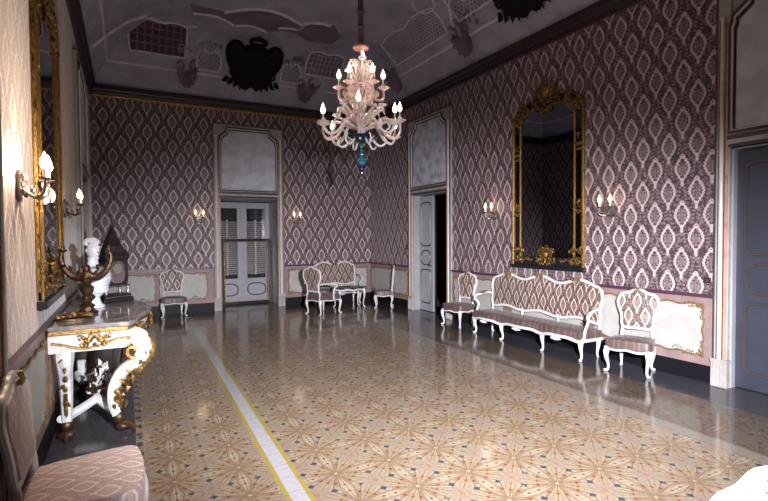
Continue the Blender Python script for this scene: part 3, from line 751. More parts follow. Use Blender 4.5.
for i, (loc, w, lab, k) in enumerate(SC):
    o = sc if i == 0 else copy_tree(sc); place(o, loc, RZ[w], lab)
    d = {'R': (-1, 0), 'B': (0, -1), 'L': (1, 0)}[w]
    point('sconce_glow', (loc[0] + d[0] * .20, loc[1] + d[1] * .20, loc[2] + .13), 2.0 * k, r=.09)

# ------------------------------------------------------------------ chairs, sofa
def cabriole(mb, x, y, z, ox, oy, r=.022):
    """leg from the seat frame corner (x, y, z) to the floor, bowed outwards along (ox, oy)."""
    f = lambda o, zz: (x + ox * o, y + oy * o, zz)
    mb.tube([f(-.005, z), f(.018, z * .86), f(.016, z * .62), f(-.006, z * .34), f(-.008, z * .14), f(.012, z * .05), f(.028, .012)], [r * 1.5, r * 1.55, r * 1.1, r * .72, r * .62, r * .8, r * .95], 8, smooth=4)
    mb.ball(f(.03, .016), r * .95, 1, 1, .8, seg=8)
def make_chair(label, seat_m, back_m, arms=False, w=.25, sh=.40, bt=.95, depth=.21, bwt=.225, bwb=.175, bb=.50):
    t = thing('side_chair' if not arms else 'armchair', label, 'chair', (0, 0, 0), 0)
    wb = w * .82
    lean = lambda z: -depth + .02 - max(0, z - .38) * .09
    for nm, (x, y, ox, oy) in (('leg', (w - .03, depth - .03, .7, .7)), ('leg', (-w + .03, depth - .03, -.7, .7)), ('leg', (wb - .03, -depth + .03, .4, -.9)), ('leg', (-wb + .03, -depth + .03, -.4, -.9))):
        mb = MB(); cabriole(mb, x, y, sh - .11, ox, oy); mb.build(nm, 'white', t)
    mb = MB()
    rim = catmull([(w, depth * .2, 0), (w, depth * .85, 0), (w * .6, depth, 0), (0, depth * 1.04, 0), (-w * .6, depth, 0), (-w, depth * .85, 0), (-w, depth * .2, 0), (-wb, -depth * .8, 0), (-wb * .8, -depth, 0), (wb * .8, -depth, 0), (wb, -depth * .8, 0)], 4, True)
    poly = [(p.x, p.y) for p in rim]
    mb.tube([(a, b, sh - .118 - .008 * cos(6 * math.atan2(b, a))) for a, b in poly], .013, 8, closed=True, smooth=0); mb.build('seat_frame', 'white', t)
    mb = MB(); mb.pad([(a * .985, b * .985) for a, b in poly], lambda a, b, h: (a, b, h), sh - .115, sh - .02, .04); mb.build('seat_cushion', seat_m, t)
    # back
    cz = (bb + bt) / 2
    half = [(0, bb), (bwb * .7, bb - .005), (bwb, bb + .03), (bwb * 1.04, bb + .14), (bwt, bb + .27), (bwt * 1.02, bt - .12), (bwt * .84, bt - .045), (bwt * .45, bt - .02), (bwt * .2, bt + .012), (0, bt + .016)]
    pts = half + [(-a, b) for a, b in reversed(half[1:-1])]
    out = [(p.x, p.y) for p in catmull([(a, b, 0) for a, b in pts], 4, True)]
    mb = MB(); mb.tube([(a, lean(b), b) for a, b in out], .021, 8, closed=True, smooth=0)
    for s in (1, -1): mb.tube([(s * bwb * .92, lean(bb) , bb + .02), (s * wb * .84, lean(bb) + .01, bb - .06), (s * wb * .84, -depth + .02, sh - .12)], [.018, .02, .024], 8)
    bf = mb.build('back_frame', 'white', t)
    mb = MB(); mb.pad([(a * .93, cz + (b - cz) * .93) for a, b in out], lambda a, b, h: (a, lean(b) + h, b), -.012, .012, .028); mb.build('back_cushion', back_m, t)
    mb = MB(); g = lambda a, b, h=0: (a, lean(b) + .018 + h, b); carving(mb, 0, bt + .012, .05, .02, 7, 4, g, .005, .022); mb.build('crest_carving', 'gilt_paint', t)
    if arms:
        for s in (1, -1):
            mb = MB(); mb.tube([(s * bwt, lean(.66), .66), (s * (w + .01), -.08, .66), (s * (w + .03), .08, .64), (s * (w + .03), .12, .60), (s * (w + .005), .05, .52), (s * (w - .005), .06, sh - .1)], [.016, .016, .02, .018, .016, .02], 8); mb.build('armrest', 'white', t)
            mb = MB(); mb.tube([(s * (w - .0), -.10, .675), (s * (w + .02), .03, .67)], [.015, .026, .015], 8, smooth=5); mb.build('arm_pad', back_m, t)
    return t
def face(dx, dy): return math.atan2(dy, dx) - pi / 2
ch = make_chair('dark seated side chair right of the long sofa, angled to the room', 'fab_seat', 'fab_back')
place(ch, (5.375, 3.70, 0), face(-.95, -.31), 'damask side chair between the long sofa and near right door')
c2 = copy_tree(ch); place(c2, (5.42, 7.20, 0), face(-1, -.12), 'damask side chair between the long sofa and the half open door')
c3 = copy_tree(ch); place(c3, (.87, 11.08, 0), face(.0, -1), 'small side chair alone against back wall, left of the window door')
c4 = make_chair('x', 'fab_pale_seat', 'fab_pale_back', w=.30, depth=.26, sh=.45, bt=.98, bwt=.29, bwb=.23, bb=.54)
place(c4, (-.20, 2.85, 0), face(1, 0), 'pale upholstered chair cut off at the bottom left, by left wall')
c5 = make_chair('x', 'fab_pale_seat', 'fab_pale_seat', w=.27, bwt=.25, bt=.865)
place(c5, (1.755, .54, 0), face(-.2, -.97), 'white framed chair back cut off at the bottom right corner')
c6 = make_chair('x', 'fab_seat', 'fab_back', arms=True, w=.29, sh=.42, bt=1.0, depth=.28, bwt=.26)
place(c6, (3.74, 9.80, 0), face(.93, .36), 'armchair left of the small tea table, turned away from the camera')
c7 = copy_tree(ch); place(c7, (5.32, 9.95, 0), face(-.86, .5), 'side chair right of the small tea table near the back corner')

def make_sofa(name, label, W, sh=.38, depth=.22, bt=.97, legs=(-1.08, -.42, .42, 1.08), humps=3, back_m='fab_back', seat_m='fab_seat'):
    t = thing(name, label, 'sofa', (0, 0, 0), 0)
    lean = lambda z: -depth + .02 - max(0, z - .4) * .07
    def wave(x, a, n=humps * 2): return a * cos(x / W * pi * n / 2 * 1.0)
    front = lambda x: depth + .02 * cos(x / W * pi * 3)
    for x in legs:
        mb = MB(); cabriole(mb, x, front(x) - .04, sh - .10, .25 * (1 if x > 0 else -1), .9, .024); mb.build('leg', 'white', t)
    for x in (legs[0], legs[-1]):
        mb = MB(); cabriole(mb, x * .98, -depth + .03, sh - .10, .2 * (1 if x > 0 else -1), -.5, .024); mb.build('leg', 'white', t)
    n = 60
    mb = MB(); pts = []
    for k in range(n + 1):
        x = -W + 2 * W * k / n; near = min(abs(x - l) for l in legs); gap = .5 * (1 - cos(min(1, near / (.55 * W / (len(legs) - 1) * 1.0)) * pi))
        pts.append((x, front(x), sh - .125 + .03 * gap))
    mb.tube(pts, .022, 8, smooth=0); mb.tube([(W, front(W), sh - .12), (W, -depth, sh - .12)], .022, 8, smooth=0); mb.tube([(-W, front(W), sh - .12), (-W, -depth, sh - .12)], .022, 8, smooth=0)
    for a, b in zip(legs, legs[1:]):
        c = (a + b) / 2; carving(mb, c, sh - .125, .07, .02, 3, 3, lambda p, q, h=0: (p, front(p) + .015 + h, q), .006, .025)
    mb.build('seat_frame', 'white', t)
    poly = [(-W + 2 * W * k / n, front(-W + 2 * W * k / n)) for k in range(n + 1)] + [(W - 2 * W * k / 8, -depth) for k in range(9)]
    mb = MB(); lay = [(sh - .115, 0), (sh - .02, 0), (sh + .0, .012), (sh + .012, .04), (sh + .018, .1)]
    cy = 0.0; L = []
    for z, ins in lay:
        L.append([mb.v((a * (W - ins) / W, cy + (b - cy) * (depth - ins * .9) / depth, z)) for a, b in poly])
    for A, B in zip(L, L[1:]):
        for k in range(len(poly)): mb.f([A[k], A[(k + 1) % len(poly)], B[(k + 1) % len(poly)], B[k]])
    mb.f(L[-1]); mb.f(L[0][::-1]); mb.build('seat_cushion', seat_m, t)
    zt = lambda x: bt + .038 * cos(x / W * pi * humps) * (-1 if humps % 2 == 0 else 1) * (-1) * -1 + .02 * (1 - (x / W) ** 2)
    zb = lambda x: .47 + .022 * cos(x / W * pi * humps)
    top = [(x, zt(x)) for x in [-W * .93 + W * 1.86 * k / 44 for k in range(45)]]
    bot = [(x, zb(x)) for x in [W * .95 - W * 1.90 * k / 44 for k in range(45)]]
    side_r = [(W * .985, bt - .07), (W * 1.0, .78), (W * .97, .66), (W * .985, .54)]
    side_l = [(-a, b) for a, b in reversed(side_r)]
    poly = top + side_r + bot + side_l
    mb = MB(); mb.tube([(a, lean(b), b) for a, b in poly], .022, 8, closed=True, smooth=1)
    for x in (-W * .97, W * .97, -W * .33, W * .33): mb.tube([(x, lean(.48), .49), (x, -depth + .01, sh - .1)], .02, 8, smooth=0)
    mb.build('back_frame', 'white', t)
    mb = MB()
    m = 46; rows = []
    for j in range(7):
        q = j / 6; row = []
        for k in range(m + 1):
            x = -W * .965 + W * 1.93 * k / m; z = (zb(x) + .012) * (1 - q) + (zt(x) - .012) * q
            hgt = .035 * (1 - abs(2 * q - 1) ** 3) * (1 - abs(x / W) ** 10)
            row.append(mb.v((x * (1 - .012 * abs(2 * q - 1)), lean(z) + hgt, z)))
        rows.append(row)
    back = [[mb.v((v.co.x, v.co.y - .05, v.co.z)) for v in (rows[j])] for j in (0, 6)]
    for a, b in zip(rows, rows[1:]):
        for k in range(m): mb.f([a[k], a[k + 1], b[k + 1], b[k]])
    for k in range(m): mb.f([back[0][k], back[0][k + 1], back[1][k + 1], back[1][k]])
    mb.build('back_cushion', back_m, t)
    mb = MB()
    for x in [0] + ([] if humps < 3 else [-W * .62, W * .62]):
        carving(mb, x, zt(x) + .01, .07, .022, 5, 5, lambda p, q, h=0: (p, lean(q) + .02 + h, q), .007, .03)
    mb.build('crest_carving', 'gilt_paint', t)
    for s in (1, -1):
        mb = MB(); mb.tube([(s * W * .985, lean(.66), .66), (s * (W + .02), -.12, .67), (s * (W + .05), .06, .64), (s * (W + .05), .12, .59), (s * (W + .01), .07, .50), (s * W, .11, .40), (s * W, .14, sh - .1)], [.018, .018, .022, .022, .018, .018, .022], 8)
        mb.build('armrest', 'white', t)
        mb = MB(); mb.tube([(s * (W + .0), -.14, .69), (s * (W + .035), .02, .675)], [.016, .03, .016], 8); mb.build('arm_pad', back_m, t)
    return t
sf = make_sofa('sofa', 'long damask sofa with wavy white carved frame under the right wall mirror', 1.10)
place(sf, (5.395, 5.40, 0), RZ['R'], sf['label'])
st = make_sofa('settee', 'small damask settee with wavy white frame in the far corner of back wall', .56, legs=(-.52, .52), humps=2)
place(st, (4.62, 11.06, 0), RZ['B'], st['label'])

# small tea table by the settee
t = thing('tea_table', 'low tea table with pale curved legs in front of the corner settee', 'table', (4.60, 10.33, 0), pi)
mb = MB(); out = [(.42 * cos(a) * (1 + .05 * cos(4 * a)), .27 * sin(a) * (1 + .05 * cos(4 * a))) for a in [2 * pi * k / 40 for k in range(40)]]
mb.prism(out, lambda a, b, h: (a, b, h), .455, .48); mb.build('table_top', 'ebony', t, bevel=.005)
mb = MB(); mb.tube([(a * .88, b * .88, .425 + .012 * cos(6 * math.atan2(b, a))) for a, b in out], .024, 8, closed=True, smooth=0); mb.build('apron', 'white', t)
for x, y in ((.30, .16), (-.30, .16), (.30, -.16), (-.30, -.16)):
    mb = MB(); cabriole(mb, x, y, .43, .8 * (1 if x > 0 else -1), .5 * (1 if y > 0 else -1), .018); mb.build('leg', 'white', t)

# ------------------------------------------------------------------ console table
CW = .90
t = thing('console_table', 'ornate white and gilt console table with grey marble top by left wall', 'table', (XL + .03, 5.44, 0), RZ['L'])
def fr_(x):
    a = abs(x) / CW; return .60 + .14 * (.5 + .5 * cos(pi * min(1, a * 1.15))) - (.05 * max(0, a - .9) / .1)
n = 40
def outline(g): return [(x, fr_(x) + g) for x in [-(CW + g) + 2 * (CW + g) * k / n for k in range(n + 1)]] + [(CW + g, 0), (-(CW + g), 0)]
id3 = lambda a, b, h: (a, b, h)
mb = MB(); mb.prism(outline(.03), id3, .925, .96); mb.build('marble_top', 'marble_top', t, smooth=False, bevel=.006)
mb = MB(); mb.prism(outline(.01), id3, .885, .925); mb.build('gilt_moulding', 'gilt', t, smooth=False, bevel=.006)
ap = MB()
def band(mb, g, zf0, z1):
    P0 = [(x, fr_(x) + g) for x in [-CW + 2 * CW * k / n for k in range(n + 1)]]
    P = [(-CW, 0)] + P0 + [(CW, 0)]
    A = [mb.v((a, b, z1)) for a, b in P]; B = [mb.v((a, b, zf0(a))) for a, b in P]
    C = [mb.v((a * .97, max(.004, b - .035), z1)) for a, b in P]; E = [mb.v((a * .97, max(.004, b - .035), zf0(a))) for a, b in P]
    for k in range(len(P) - 1): mb.f([A[k], A[k + 1], B[k + 1], B[k]]); mb.f([C[k], C[k + 1], E[k + 1], E[k]]); mb.f([B[k], B[k + 1], E[k + 1], E[k]])
band(ap, -.01, lambda x: .79 - .045 * cos(x / CW * pi * 4), .885)
apron = ap.build('apron', 'console_white', t)
mb = MB()
pts = [(x, fr_(x), .79 - .045 * cos(x / CW * pi * 4)) for x in [-CW + 2 * CW * k / 60 for k in range(61)]]
mb.tube(pts, .012, 6, smooth=0)
for s in (1, -1):
    mb.tube([(s * CW, y, .795 + .03 * cos(y * 12)) for y in [.02 + .56 * k / 12 for k in range(13)]], .012, 6, smooth=0)
    carving(mb, 0, 0, .10, .05, 12, 6, lambda p, q, h=0, s=s: (s * (CW + .0 + h), .32 + p, .83 + q), .009, .035)
for x in (-.6, 0, .6): carving(mb, x, .83, .13, .05, 12, 7, lambda p, q, h=0: (p, fr_(p) + h, q), .009, .04)
mb.build('apron_carving', 'gilt', apron)
for x, y in ((.80, .56), (-.80, .56), (.80, .10), (-.80, .10)):
    f = y > .3; sx = 1 if x > 0 else -1; e = 1.0 if f else .0
    g = lambda o, z, q=0: (x + sx * o * .35 + q * sx, y + o * e, z)
    mb = MB(); mb.tube([g(-.02, .84), g(.08, .80), g(.115, .70), g(.06, .60), g(-.05, .52), g(-.115, .40), g(-.13, .26), g(-.10, .14)], [.07, .078, .07, .056, .052, .048, .042, .036], 8, fl=1, smooth=4)
    lg = mb.build('leg', 'console_white', t)
    mb = MB()
    if f:
        scroll(mb, (y + .03, .70), .085, pi * .5, -1.2, lambda a, b: (x + sx * .06, a, b), .02); scroll(mb, (y + .03, .70), .085, pi * .5, -1.2, lambda a, b: (x - sx * .03, a, b), .018)
        mb.tube([g(.06, .855), g(.155, .80), g(.185, .70), g(.12, .585), g(.0, .50)], [.016, .022, .022, .012], 6)
        for k in range(9):
            q = k / 8; mb.ball(g(.06 + .125 * sin(pi * q), .84 - .32 * q), .020, seg=6)
    for k in range(7): z = .80 - k * .085; o = [.08, .115, .06, -.03, -.08, -.11, -.12][k]; mb.tube([g(o, z, .045), g(o + .04, z - .03, .03), g(o + .045, z - .06, .0)], [.012, .018, .008], 6)
    rnd = random.Random(int(x * 10 + y * 7 + 50))
    for k in range(8):
        zz = .78 - k * .075; o = [.09, .118, .09, .04, -.02, -.06, -.10, -.125][k]
        acanthus(mb, (zz, 0), .07, pi + rnd.uniform(-.5, .5), lambda a, b, h=0, o=o: g(o + .035 + h, a, b), .03)
        acanthus(mb, (zz, y), .06, pi + rnd.uniform(-.8, .8), lambda a, b, h=0, o=o: (x + sx * (o * .35 + .05 + h), b + o * e, a), .03)
    mb.tube([g(-.12, .36, .03), g(-.08, .32, .035), g(-.09, .27, .03)], [.012, .02, .01], 6)
    mb.build('leg_carving', 'gilt', lg)
    mb = MB(); mb.ball(g(-.09, .12), .046, 1, 1, 1.2, seg=10); mb.ball(g(-.05, .05), .05, .9, 1.3, .8, seg=10)
    for k in (-1, 0, 1): mb.tube([g(-.06, .08, k * .028), g(-.0, .065, k * .034), g(.025, .02, k * .036), g(.015, .004, k * .036)], [.018, .021, .017, .009], 6)
    mb.build('paw_foot', 'bronze', lg)
mb = MB(); z = .20
for sx in (1, -1):
    for sy, y in ((1, .45), (-1, .06)):
        mb.tube([(sx * .76, y, z - .02), (sx * .60, y * .8 + .06, z - .05), (sx * .42, .30, z + .02), (sx * .22, .28, z + .03), (0, .27, z + .06)], [.032, .04, .036, .034, .04], 8)
s_ = mb.build('stretcher', 'console_white', t)
mb = MB()
for sx in (1, -1):
    for k in range(6):
        u = .12 + k * .10; yy = .29 + (.04 * k if k > 2 else 0)
        scroll(mb, (u * sx, z + .04 - .008 * k), .045, k, .9 * sx, lambda a, b: (a, yy, b), .010)
        acanthus(mb, (u * sx, z + .03), .09, k * 1.1, lambda a, b, h=0: (a, yy + .03 + h, b), .03); mb.ball((u * sx, yy, z + .05 - .006 * k), .026, seg=6)
carving(mb, 0, z + .12, .14, .10, 6, 9, lambda p, q, h=0: (p, .29 + h, q), .012, .05)
mb.build('stretcher_carving', 'gilt', s_)
rnd = random.Random(5)
for mm, nm, seed in (('console_white', 'carved_flowers', 5), ('bronze', 'carved_leaves', 9)):
    mb = MB(); rnd = random.Random(seed)
    for k in range(46):
        u = rnd.uniform(-1, 1); cx = .42 * u; cy = .28 + rnd.uniform(-.05, .07); cz = z + .05 + (1 - abs(u)) ** 1.5 * rnd.uniform(0, .22) + rnd.uniform(-.02, .03)
        if k % 2: acanthus(mb, (cx, cz), rnd.uniform(.05, .09), rnd.uniform(0, 6.28), lambda a, b, h=0, cy=cy: (a, cy + h, b), .035)
        else: mb.ball((cx, cy, cz), rnd.uniform(.014, .028), seg=6); scroll(mb, (cx, cz), .035, rnd.uniform(0, 6), rnd.choice((-1, 1)), lambda a, b, cy=cy: (a, cy + .02, b), .009)
    mb.build(nm, mm, s_)

TT = .962
# candelabrum
t = thing('candelabrum', 'dark bronze candelabrum with horn shaped arms on the console table', 'candlestick', (-.32, 5.18, TT), math.radians(-14))
mb = MB(); mb.lathe([(.085, 0), (.09, .02), (.06, .035), (.05, .06), (.065, .075), (.03, .10)], seg=16, flute=.06); mb.build('base', 'bronze', t)
mb = MB(); mb.lathe([(.03, .095), (.045, .13), (.028, .16), (.05, .20), (.055, .24), (.03, .27), (.048, .30), (.05, .34), (.03, .37), (.02, .39)], seg=14, flute=.1, nf=4)
for k in range(6): mb.tube([(.03 * cos(k), .03 * sin(k), .12 + .04 * k), (.06 * cos(k + .8), .06 * sin(k + .8), .15 + .04 * k), (.03 * cos(k + 1.6), .03 * sin(k + 1.6), .18 + .04 * k)], [.012, .016, .008], 6)
mb.build('stem', 'bronze', t)
for s in (1, -1):
    mb = MB(); mb.tube([(0, 0, .36), (s * .08, 0, .33), (s * .16, 0, .39), (s * .205, 0, .50), (s * .19, 0, .57)], [.04, .035, .028, .020, .012], 8)
    for k in range(4): acanthus(mb, (s * (.07 + .04 * k), .36 + .04 * k), .06, 1 + k, lambda a, b, h=0: (a, -.03 - h, b), .02)
    a = mb.build('horn_arm', 'bronze', t)
    mb = MB(); mb.lathe([(.01, 0), (.032, .012), (.036, .028), (.02, .03), (.018, .06), (.01, .06)], (s * .188, 0, .56), 10); mb.build('candle_cup', 'bronze', a)
mb = MB(); mb.ball((0, 0, .41), .035, 1, 1, 1.3); mb.build('finial', 'bronze', t)
# small gilt centre ornament lying left of it
t = thing('gilt_ornament', 'small low gilt bronze ornament lying on the near corner of the console table', 'ornament', (-.40, 4.86, TT), .2)
mb = MB(); mb.prism(oval(0, 0, .13, .10, 20), id3, 0, .015); mb.build('tray', 'bronze', t)
mb = MB(); carving(mb, 0, 0, .12, .09, 14, 10, lambda p, q, h=0: (p, q, .016 + h), .010, .04); mb.ball((0, 0, .03), .03); mb.build('relief', 'gilt_old', t)

# porcelain bust
t = thing('porcelain_bust', 'white porcelain bust of a curly haired figure on the console table', 'statue', (-.29, 5.62, TT), face(.55, -.8))
mb = MB(); mb.lathe([(.095, 0), (.10, .02), (.075, .035), (.06, .07), (.055, .10), (.08, .125), (.085, .14), (.04, .15)], seg=18); mb.build('socle', 'porcelain', t)
mb = MB()
prof = [(.14, .05, .05), (.17, .115, .075), (.22, .16, .095), (.28, .175, .10), (.33, .175, .09), (.37, .15, .078), (.40, .10, .065), (.425, .055, .052), (.46, .046, .046), (.50, .05, .05)]
R_ = []
for z, a, b in prof: R_.append([mb.v((a * cos(q), b * sin(q) + (.015 * max(0, sin(q)) if .25 < z < .34 else 0), z)) for q in [2 * pi * k / 20 for k in range(20)]])
for A, B in zip(R_, R_[1:]):
    for k in range(20): mb.f([A[k], A[(k + 1) % 20], B[(k + 1) % 20], B[k]])
mb.f(R_[0][::-1]); mb.f(R_[-1])
# head with face
hz = .57; mb.ball((0, .01, hz), .072, .85, 1.0, 1.22, seg=16); mb.tube([(0, .075, hz + .02), (0, .096, hz - .012), (0, .08, hz - .018)], [.008, .013, .009], 6)
mb.ball((0, .062, hz - .075), .022, 1.1, .8, .8, seg=8)
for s in (1, -1): mb.ball((s * .028, .064, hz + .014), .013, 1.2, .6, .7, seg=8); mb.ball((s * .062, -.005, hz), .017, .4, .8, 1.2, seg=8); mb.tube([(s * .012, .076, hz + .028), (s * .028, .078, hz + .034), (s * .046, .066, hz + .026)], .005, 5)
mb.tube([(-.02, .074, hz - .045), (0, .082, hz - .042), (.02, .074, hz - .045)], [.004, .008, .004], 6)
mb.build('bust', 'porcelain', t)
mb = MB(); rnd = random.Random(3)
for k in range(46):
    a = rnd.uniform(0, 2 * pi); e = rnd.uniform(-.2, 1.5); rr = .082
    p = (rr * .88 * cos(e) * cos(a), rr * cos(e) * sin(a) - .012, hz + .02 + rr * 1.15 * sin(e))
    if p[1] > .035 and p[2] < hz + .06: continue
    mb.ball(p, rnd.uniform(.016, .026), seg=7)
mb.build('hair', 'porcelain', t)
mb = MB()
for k in range(6):
    mb.tube([(-.16 + .01 * k, .02, .36 - .03 * k), (-.06, .10 + .004 * k, .33 - .032 * k), (.06, .10, .27 - .022 * k), (.16, .03, .23 - .012 * k)], [.010, .016, .012], 6)
scroll(mb, (.10, .20), .075, 2, 1.4, lambda a, b: (a + .04, .075, b), .017)
mb.build('drapery', 'porcelain', t)

# table clock
t = thing('table_clock', 'tall dark wooden clock with pointed top at the far end of the console table', 'clock', (-.13, 6.06, TT), face(.55, -.8))
mb = MB(); mb.box(-.17, .17, -.11, .11, 0, .04); mb.box(-.15, .15, -.095, .095, .04, .08); mb.box(-.14, .14, -.085, .085, .16, .18); mb.build('base', 'ebony', t, smooth=False, bevel=.006)
mb = MB()
for x in (-.125, .125):
    for y in (-.07, .07): mb.lathe([(.014, 0), (.020, .02), (.012, .04), (.016, .06), (.012, .085)], (x, y, .078), 8)
mb.tube([(-.15, .1, .05), (0, .115, .055), (.15, .1, .05)], .007, 6); mb.tube([(-.14, .09, .172), (0, .1, .172), (.14, .09, .172)], .006, 6)
mb.build('brass_columns', 'silver', t)
def square_loft(mb, prof, c=(0, 0, 0)):
    R = [[mb.v((c[0] + sx * w, c[1] + sy * dd, c[2] + z)) for sx, sy in ((1, 1), (-1, 1), (-1, -1), (1, -1))] for w, dd, z in prof]
    for A, B in zip(R, R[1:]):
        for k in range(4): mb.f([A[k], A[(k + 1) % 4], B[(k + 1) % 4], B[k]])
    mb.f(R[0][::-1]); mb.f(R[-1])
mb = MB(); square_loft(mb, [(.12, .075, .18), (.13, .08, .28), (.125, .078, .45), (.14, .09, .47), (.145, .09, .49), (.12, .078, .54), (.08, .055, .60), (.055, .04, .68), (.03, .025, .74), (.02, .02, .78)]); mb.build('case', 'ebony', t, smooth=False)
mb = MB(); mb.prism([(p[0], p[1]) for p in arched(-.085, .085, .2, .44, .07)], lambda a, b, h: (a, .08 + h, b), -.01, .006); mb.build('glazed_door', 'mirror_edge', t, smooth=False)
mb = MB(); mb.prism([(.055 * cos(a), .36 + .055 * sin(a)) for a in [2 * pi * k / 24 for k in range(24)]], lambda a, b, h: (a, .086 + h, b), 0, .006); mb.build('dial', 'dial', t, smooth=False)
mb = MB(); mb.box(-.132, -.121, -.05, .05, .22, .42); mb.build('ruby_side_panel', 'red', t, smooth=False)
mb = MB(); mb.lathe([(.02, 0), (.026, .02), (.012, .045), (.018, .06), (.006, .10), (.001, .14)], (0, 0, .775), 10)
for x in (-.12, .12): mb.lathe([(.014, 0), (.018, .02), (.008, .04), (.002, .08)], (x, .07, .49), 8)
mb.build('finials', 'ebony', t)

# ------------------------------------------------------------------ frame leaning in the window alcove
t = thing('picture_frame', 'empty gilt edged dark frame leaning against the window door', 'frame', (2.655, 12.20, 0), pi)
TL = Matrix.Rotation(math.radians(4), 4, 'X')
W2, Hf = .60, 1.62
mb = MB(); mb.T = TL
for a, b, c, d in ((-W2, -W2 + .06, 0, Hf), (W2 - .06, W2, 0, Hf), (-W2 + .06, W2 - .06, 0, .06), (-W2 + .06, W2 - .06, Hf - .06, Hf)): mb.box(a, b, -.02, .02, c, d)
mb.build('outer_moulding', 'black', t, smooth=False)
mb = MB(); mb.T = TL; q = .07
mb.tube([(-W2 + q, .022, q), (W2 - q, .022, q), (W2 - q, .022, Hf - q), (-W2 + q, .022, Hf - q)], .017, 6, closed=True, smooth=0); mb.build('gilt_slip', 'gilt_old', t, smooth=False)

# ------------------------------------------------------------------ chandelier
CX, CY = 2.575, 5.37
t = thing('chandelier', 'tiered rosy glass chandelier with lit candle bulbs hanging from the ceiling', 'chandelier', (CX, CY, 2.42), .25)
Z = lambda z: z - 2.42
mb = MB(); mb.tube([(0, 0, Z(4.02)), (0, 0, Z(zc(9) - .02))], .035, 10, smooth=0)
for k in range(9): mb.ball((0, 0, Z(4.2 + k * .18)), .05, seg=8)
mb.build('velvet_chain_cover', 'velvet', t)
mb = MB(); mb.lathe([(.02, 0), (.16, -.02), (.18, -.05), (.10, -.09), (.03, -.10)][::-1], (0, 0, Z(zc(9))), 20); mb.build('ceiling_rose', 'stucco_light', t)
mb = MB(); mb.lathe([(.012, 0), (.05, .015), (.095, .02), (.10, .035), (.08, .06), (.05, .085), (.03, .10), (.02, .13)], (0, 0, Z(3.92)), 20, .04, 8); mb.build('glass_canopy', 'glass_dusk', t)
mb = MB(); mb.lathe([(.012, 0), (.02, .02), (.05, .05), (.055, .09), (.03, .13), (.018, .16), (.045, .20), (.05, .24), (.022, .28), (.03, .32), (.075, .36), (.085, .42), (.05, .47), (.02, .50), (.035, .55), (.06, .60), (.035, .66), (.018, .70), (.05, .75), (.045, .80), (.015, .86), (.012, 1.02)], (0, 0, Z(2.90)), 18, .05, 6); mb.build('glass_stem', 'glass_clear', t)
mb = MB(); mb.lathe([(.02, 0), (.10, .02), (.19, .06), (.20, .085), (.185, .08), (.05, .05)], (0, 0, Z(2.79)), 24, .03, 12); mb.build('navy_bowl', 'glass_navy', t)
mb = MB()
for z, r in ((2.76, .03), (2.71, .022), (2.66, .035), (2.61, .024), (2.56, .045)): mb.ball((0, 0, Z(z)), r, 1, 1, .8, seg=12)
mb.tube([(0, 0, Z(2.80)), (0, 0, Z(2.5))], .01, 8, smooth=0)
for k in range(6): a = k * pi / 3; mb.tube([(0, 0, Z(2.60)), (.05 * cos(a), .05 * sin(a), Z(2.60)), (.06 * cos(a), .06 * sin(a), Z(2.57))], [.01, .012, .004], 5)
mb.build('teal_drop', 'glass_blue', t)
mb = MB(); mb.ball((0, 0, Z(2.49)), .048, 1, 1, .95, seg=12); mb.lathe([(.001, -.09), (.012, -.07), (.01, -.04)], (0, 0, Z(2.49)), 8); mb.build('end_ball', 'glass_navy', t)
random.seed(11)
cand = []
def glass_arm(a, R, z0, zc_, drop, m):
    d = lambda r, z: (r * cos(a), r * sin(a), Z(z))
    mb = MB(); mb.tube([d(.03, z0), d(R * .35, z0 + .05), d(R * .62, z0 - drop * .7), d(R * .86, z0 - drop), d(R * 1.0, z0 - drop * .55), d(R, zc_)], [.017, .015, .017, .018, .016, .014], 8)
    for k in range(3):
        r = R * (.25 + .25 * k); z = z0 + .03 - drop * .5 * k
        mb.tube([d(r, z), (r * cos(a) + .05 * cos(a + 1.4), r * sin(a) + .05 * sin(a + 1.4), Z(z + .05)), (r * cos(a) + .03 * cos(a + 2), r * sin(a) + .03 * sin(a + 2), Z(z + .09))], [.008, .013, .004], 5)
    arm = mb.build('glass_arm', m, t)
    mb = MB(); mb.lathe([(.006, -.02), (.03, -.01), (.07, .012), (.078, .022), (.06, .018), (.025, .012), (.022, .04), (.028, .055), (.02, .055)], d(R, zc_), 14, .07, 7); mb.build('drip_cup', m, arm)
    mb = MB(); mb.lathe([(.010, .05), (.010, .13), (.008, .13)], d(R, zc_), 8); mb.build('candle', 'candle', arm)
    mb = MB(); c = d(R, zc_ + .125); flame_bulb(mb, c, 1.5); mb.build('flame_bulb', 'bulb', arm); cand.append(c)
NL = 8
for k in range(NL): glass_arm(2 * pi * k / NL + .02, .58 if k % 2 == 0 else .47, 3.02, 2.93 if k % 2 == 0 else 3.05, .17, 'glass_pink' if k % 2 else 'glass_clear')
for k in range(6): glass_arm(2 * pi * k / 6 + .35, .27, 3.38, 3.45, .06, 'glass_pink')
glass_arm(.4, .05, 3.66, 3.70, .0, 'glass_clear')
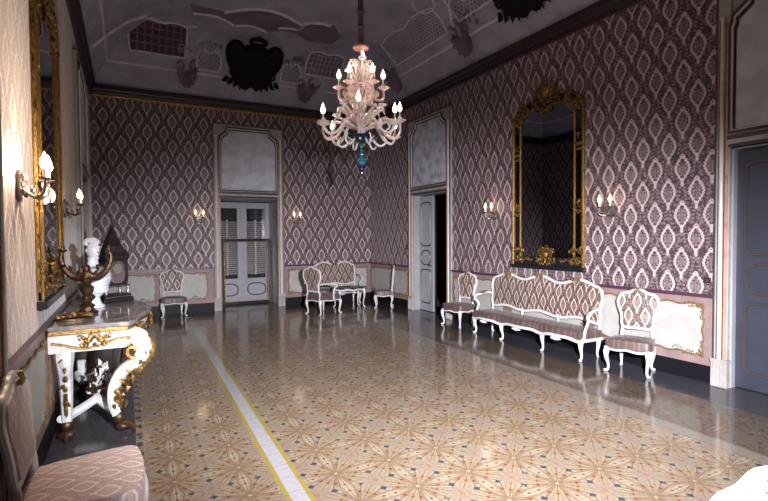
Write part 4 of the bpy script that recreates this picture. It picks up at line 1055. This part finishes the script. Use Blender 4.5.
def flower(mb, c, r, up):
    for k in range(6):
        a = k * pi / 3; c2 = Vector(c); q = Vector((cos(a), sin(a), .5)) * r
        mb.tube([c2, c2 + q * .6 + Vector((0, 0, r * .2)), c2 + q], [r * .12, r * .34, r * .08], 5, smooth=2)
    mb.ball(c, r * .25, seg=6)
leafs = []
for tier, (n_, R0, z0, hh) in enumerate(((12, .30, 3.05, .18), (9, .20, 3.22, .2), (9, .17, 3.50, .18), (7, .16, 2.92, -.10), (9, .38, 2.96, .12), (8, .12, 3.36, .12), (7, .10, 3.68, .10))):
    for k in range(n_):
        a = 2 * pi * k / n_ + tier * .4
        mb = MB(); d = lambda r, z: (r * cos(a), r * sin(a), Z(z))
        mb.tube([d(.03, z0), d(R0 * .5, z0 + hh * .5), d(R0 * .85, z0 + hh * .9), d(R0, z0 + hh * .55)], [.008, .022, .018, .004], 6, n=None)
        if k % 2 == 0: flower(mb, d(R0 * .9, z0 + hh * .9), .055, 1)
        mb.build('glass_leaf', 'glass_pink' if (k + tier) % 2 else 'glass_clear', t)
for k in range(6):
    a = k * pi / 3 + .2; mb = MB(); R0 = .30
    mb.tube([(.08 * cos(a), .08 * sin(a), Z(2.90)), (R0 * .7 * cos(a), R0 * .7 * sin(a), Z(2.76)), (R0 * cos(a), R0 * sin(a), Z(2.80)), (R0 * .85 * cos(a), R0 * .85 * sin(a), Z(2.88))], [.014, .014, .012, .008], 6); mb.build('glass_scroll', 'glass_clear', t)
rot = Matrix.Rotation(.25, 4, 'Z')
for c in cand:
    p = rot @ Vector(c); point('candle_glow', (CX + p.x, CY + p.y, 2.42 + p.z + .14), 1.0, (1, .84, .76), .04)

# wall switches
for loc, w, lab in (((XR, 9.515, 1.40), 'R', 'small dark wall switch left of the half open door'), ((XR, 3.016, 1.14), 'R', 'small dark wall switch beside the near right door casing')):
    t = thing('wall_switch', lab, 'switch', loc, RZ[w])
    mb = MB(); mb.box(-.035, .035, 0, .018, -.05 if w == 'R' and loc[1] > 5 else -.03, .05 if loc[1] > 5 else .03); mb.build('plate', 'cornice', t, smooth=False, bevel=.003)
    mb = MB(); mb.box(-.008, .008, .016, .03, -.012, .012); mb.build('toggle', 'dark_mould', t, smooth=False)
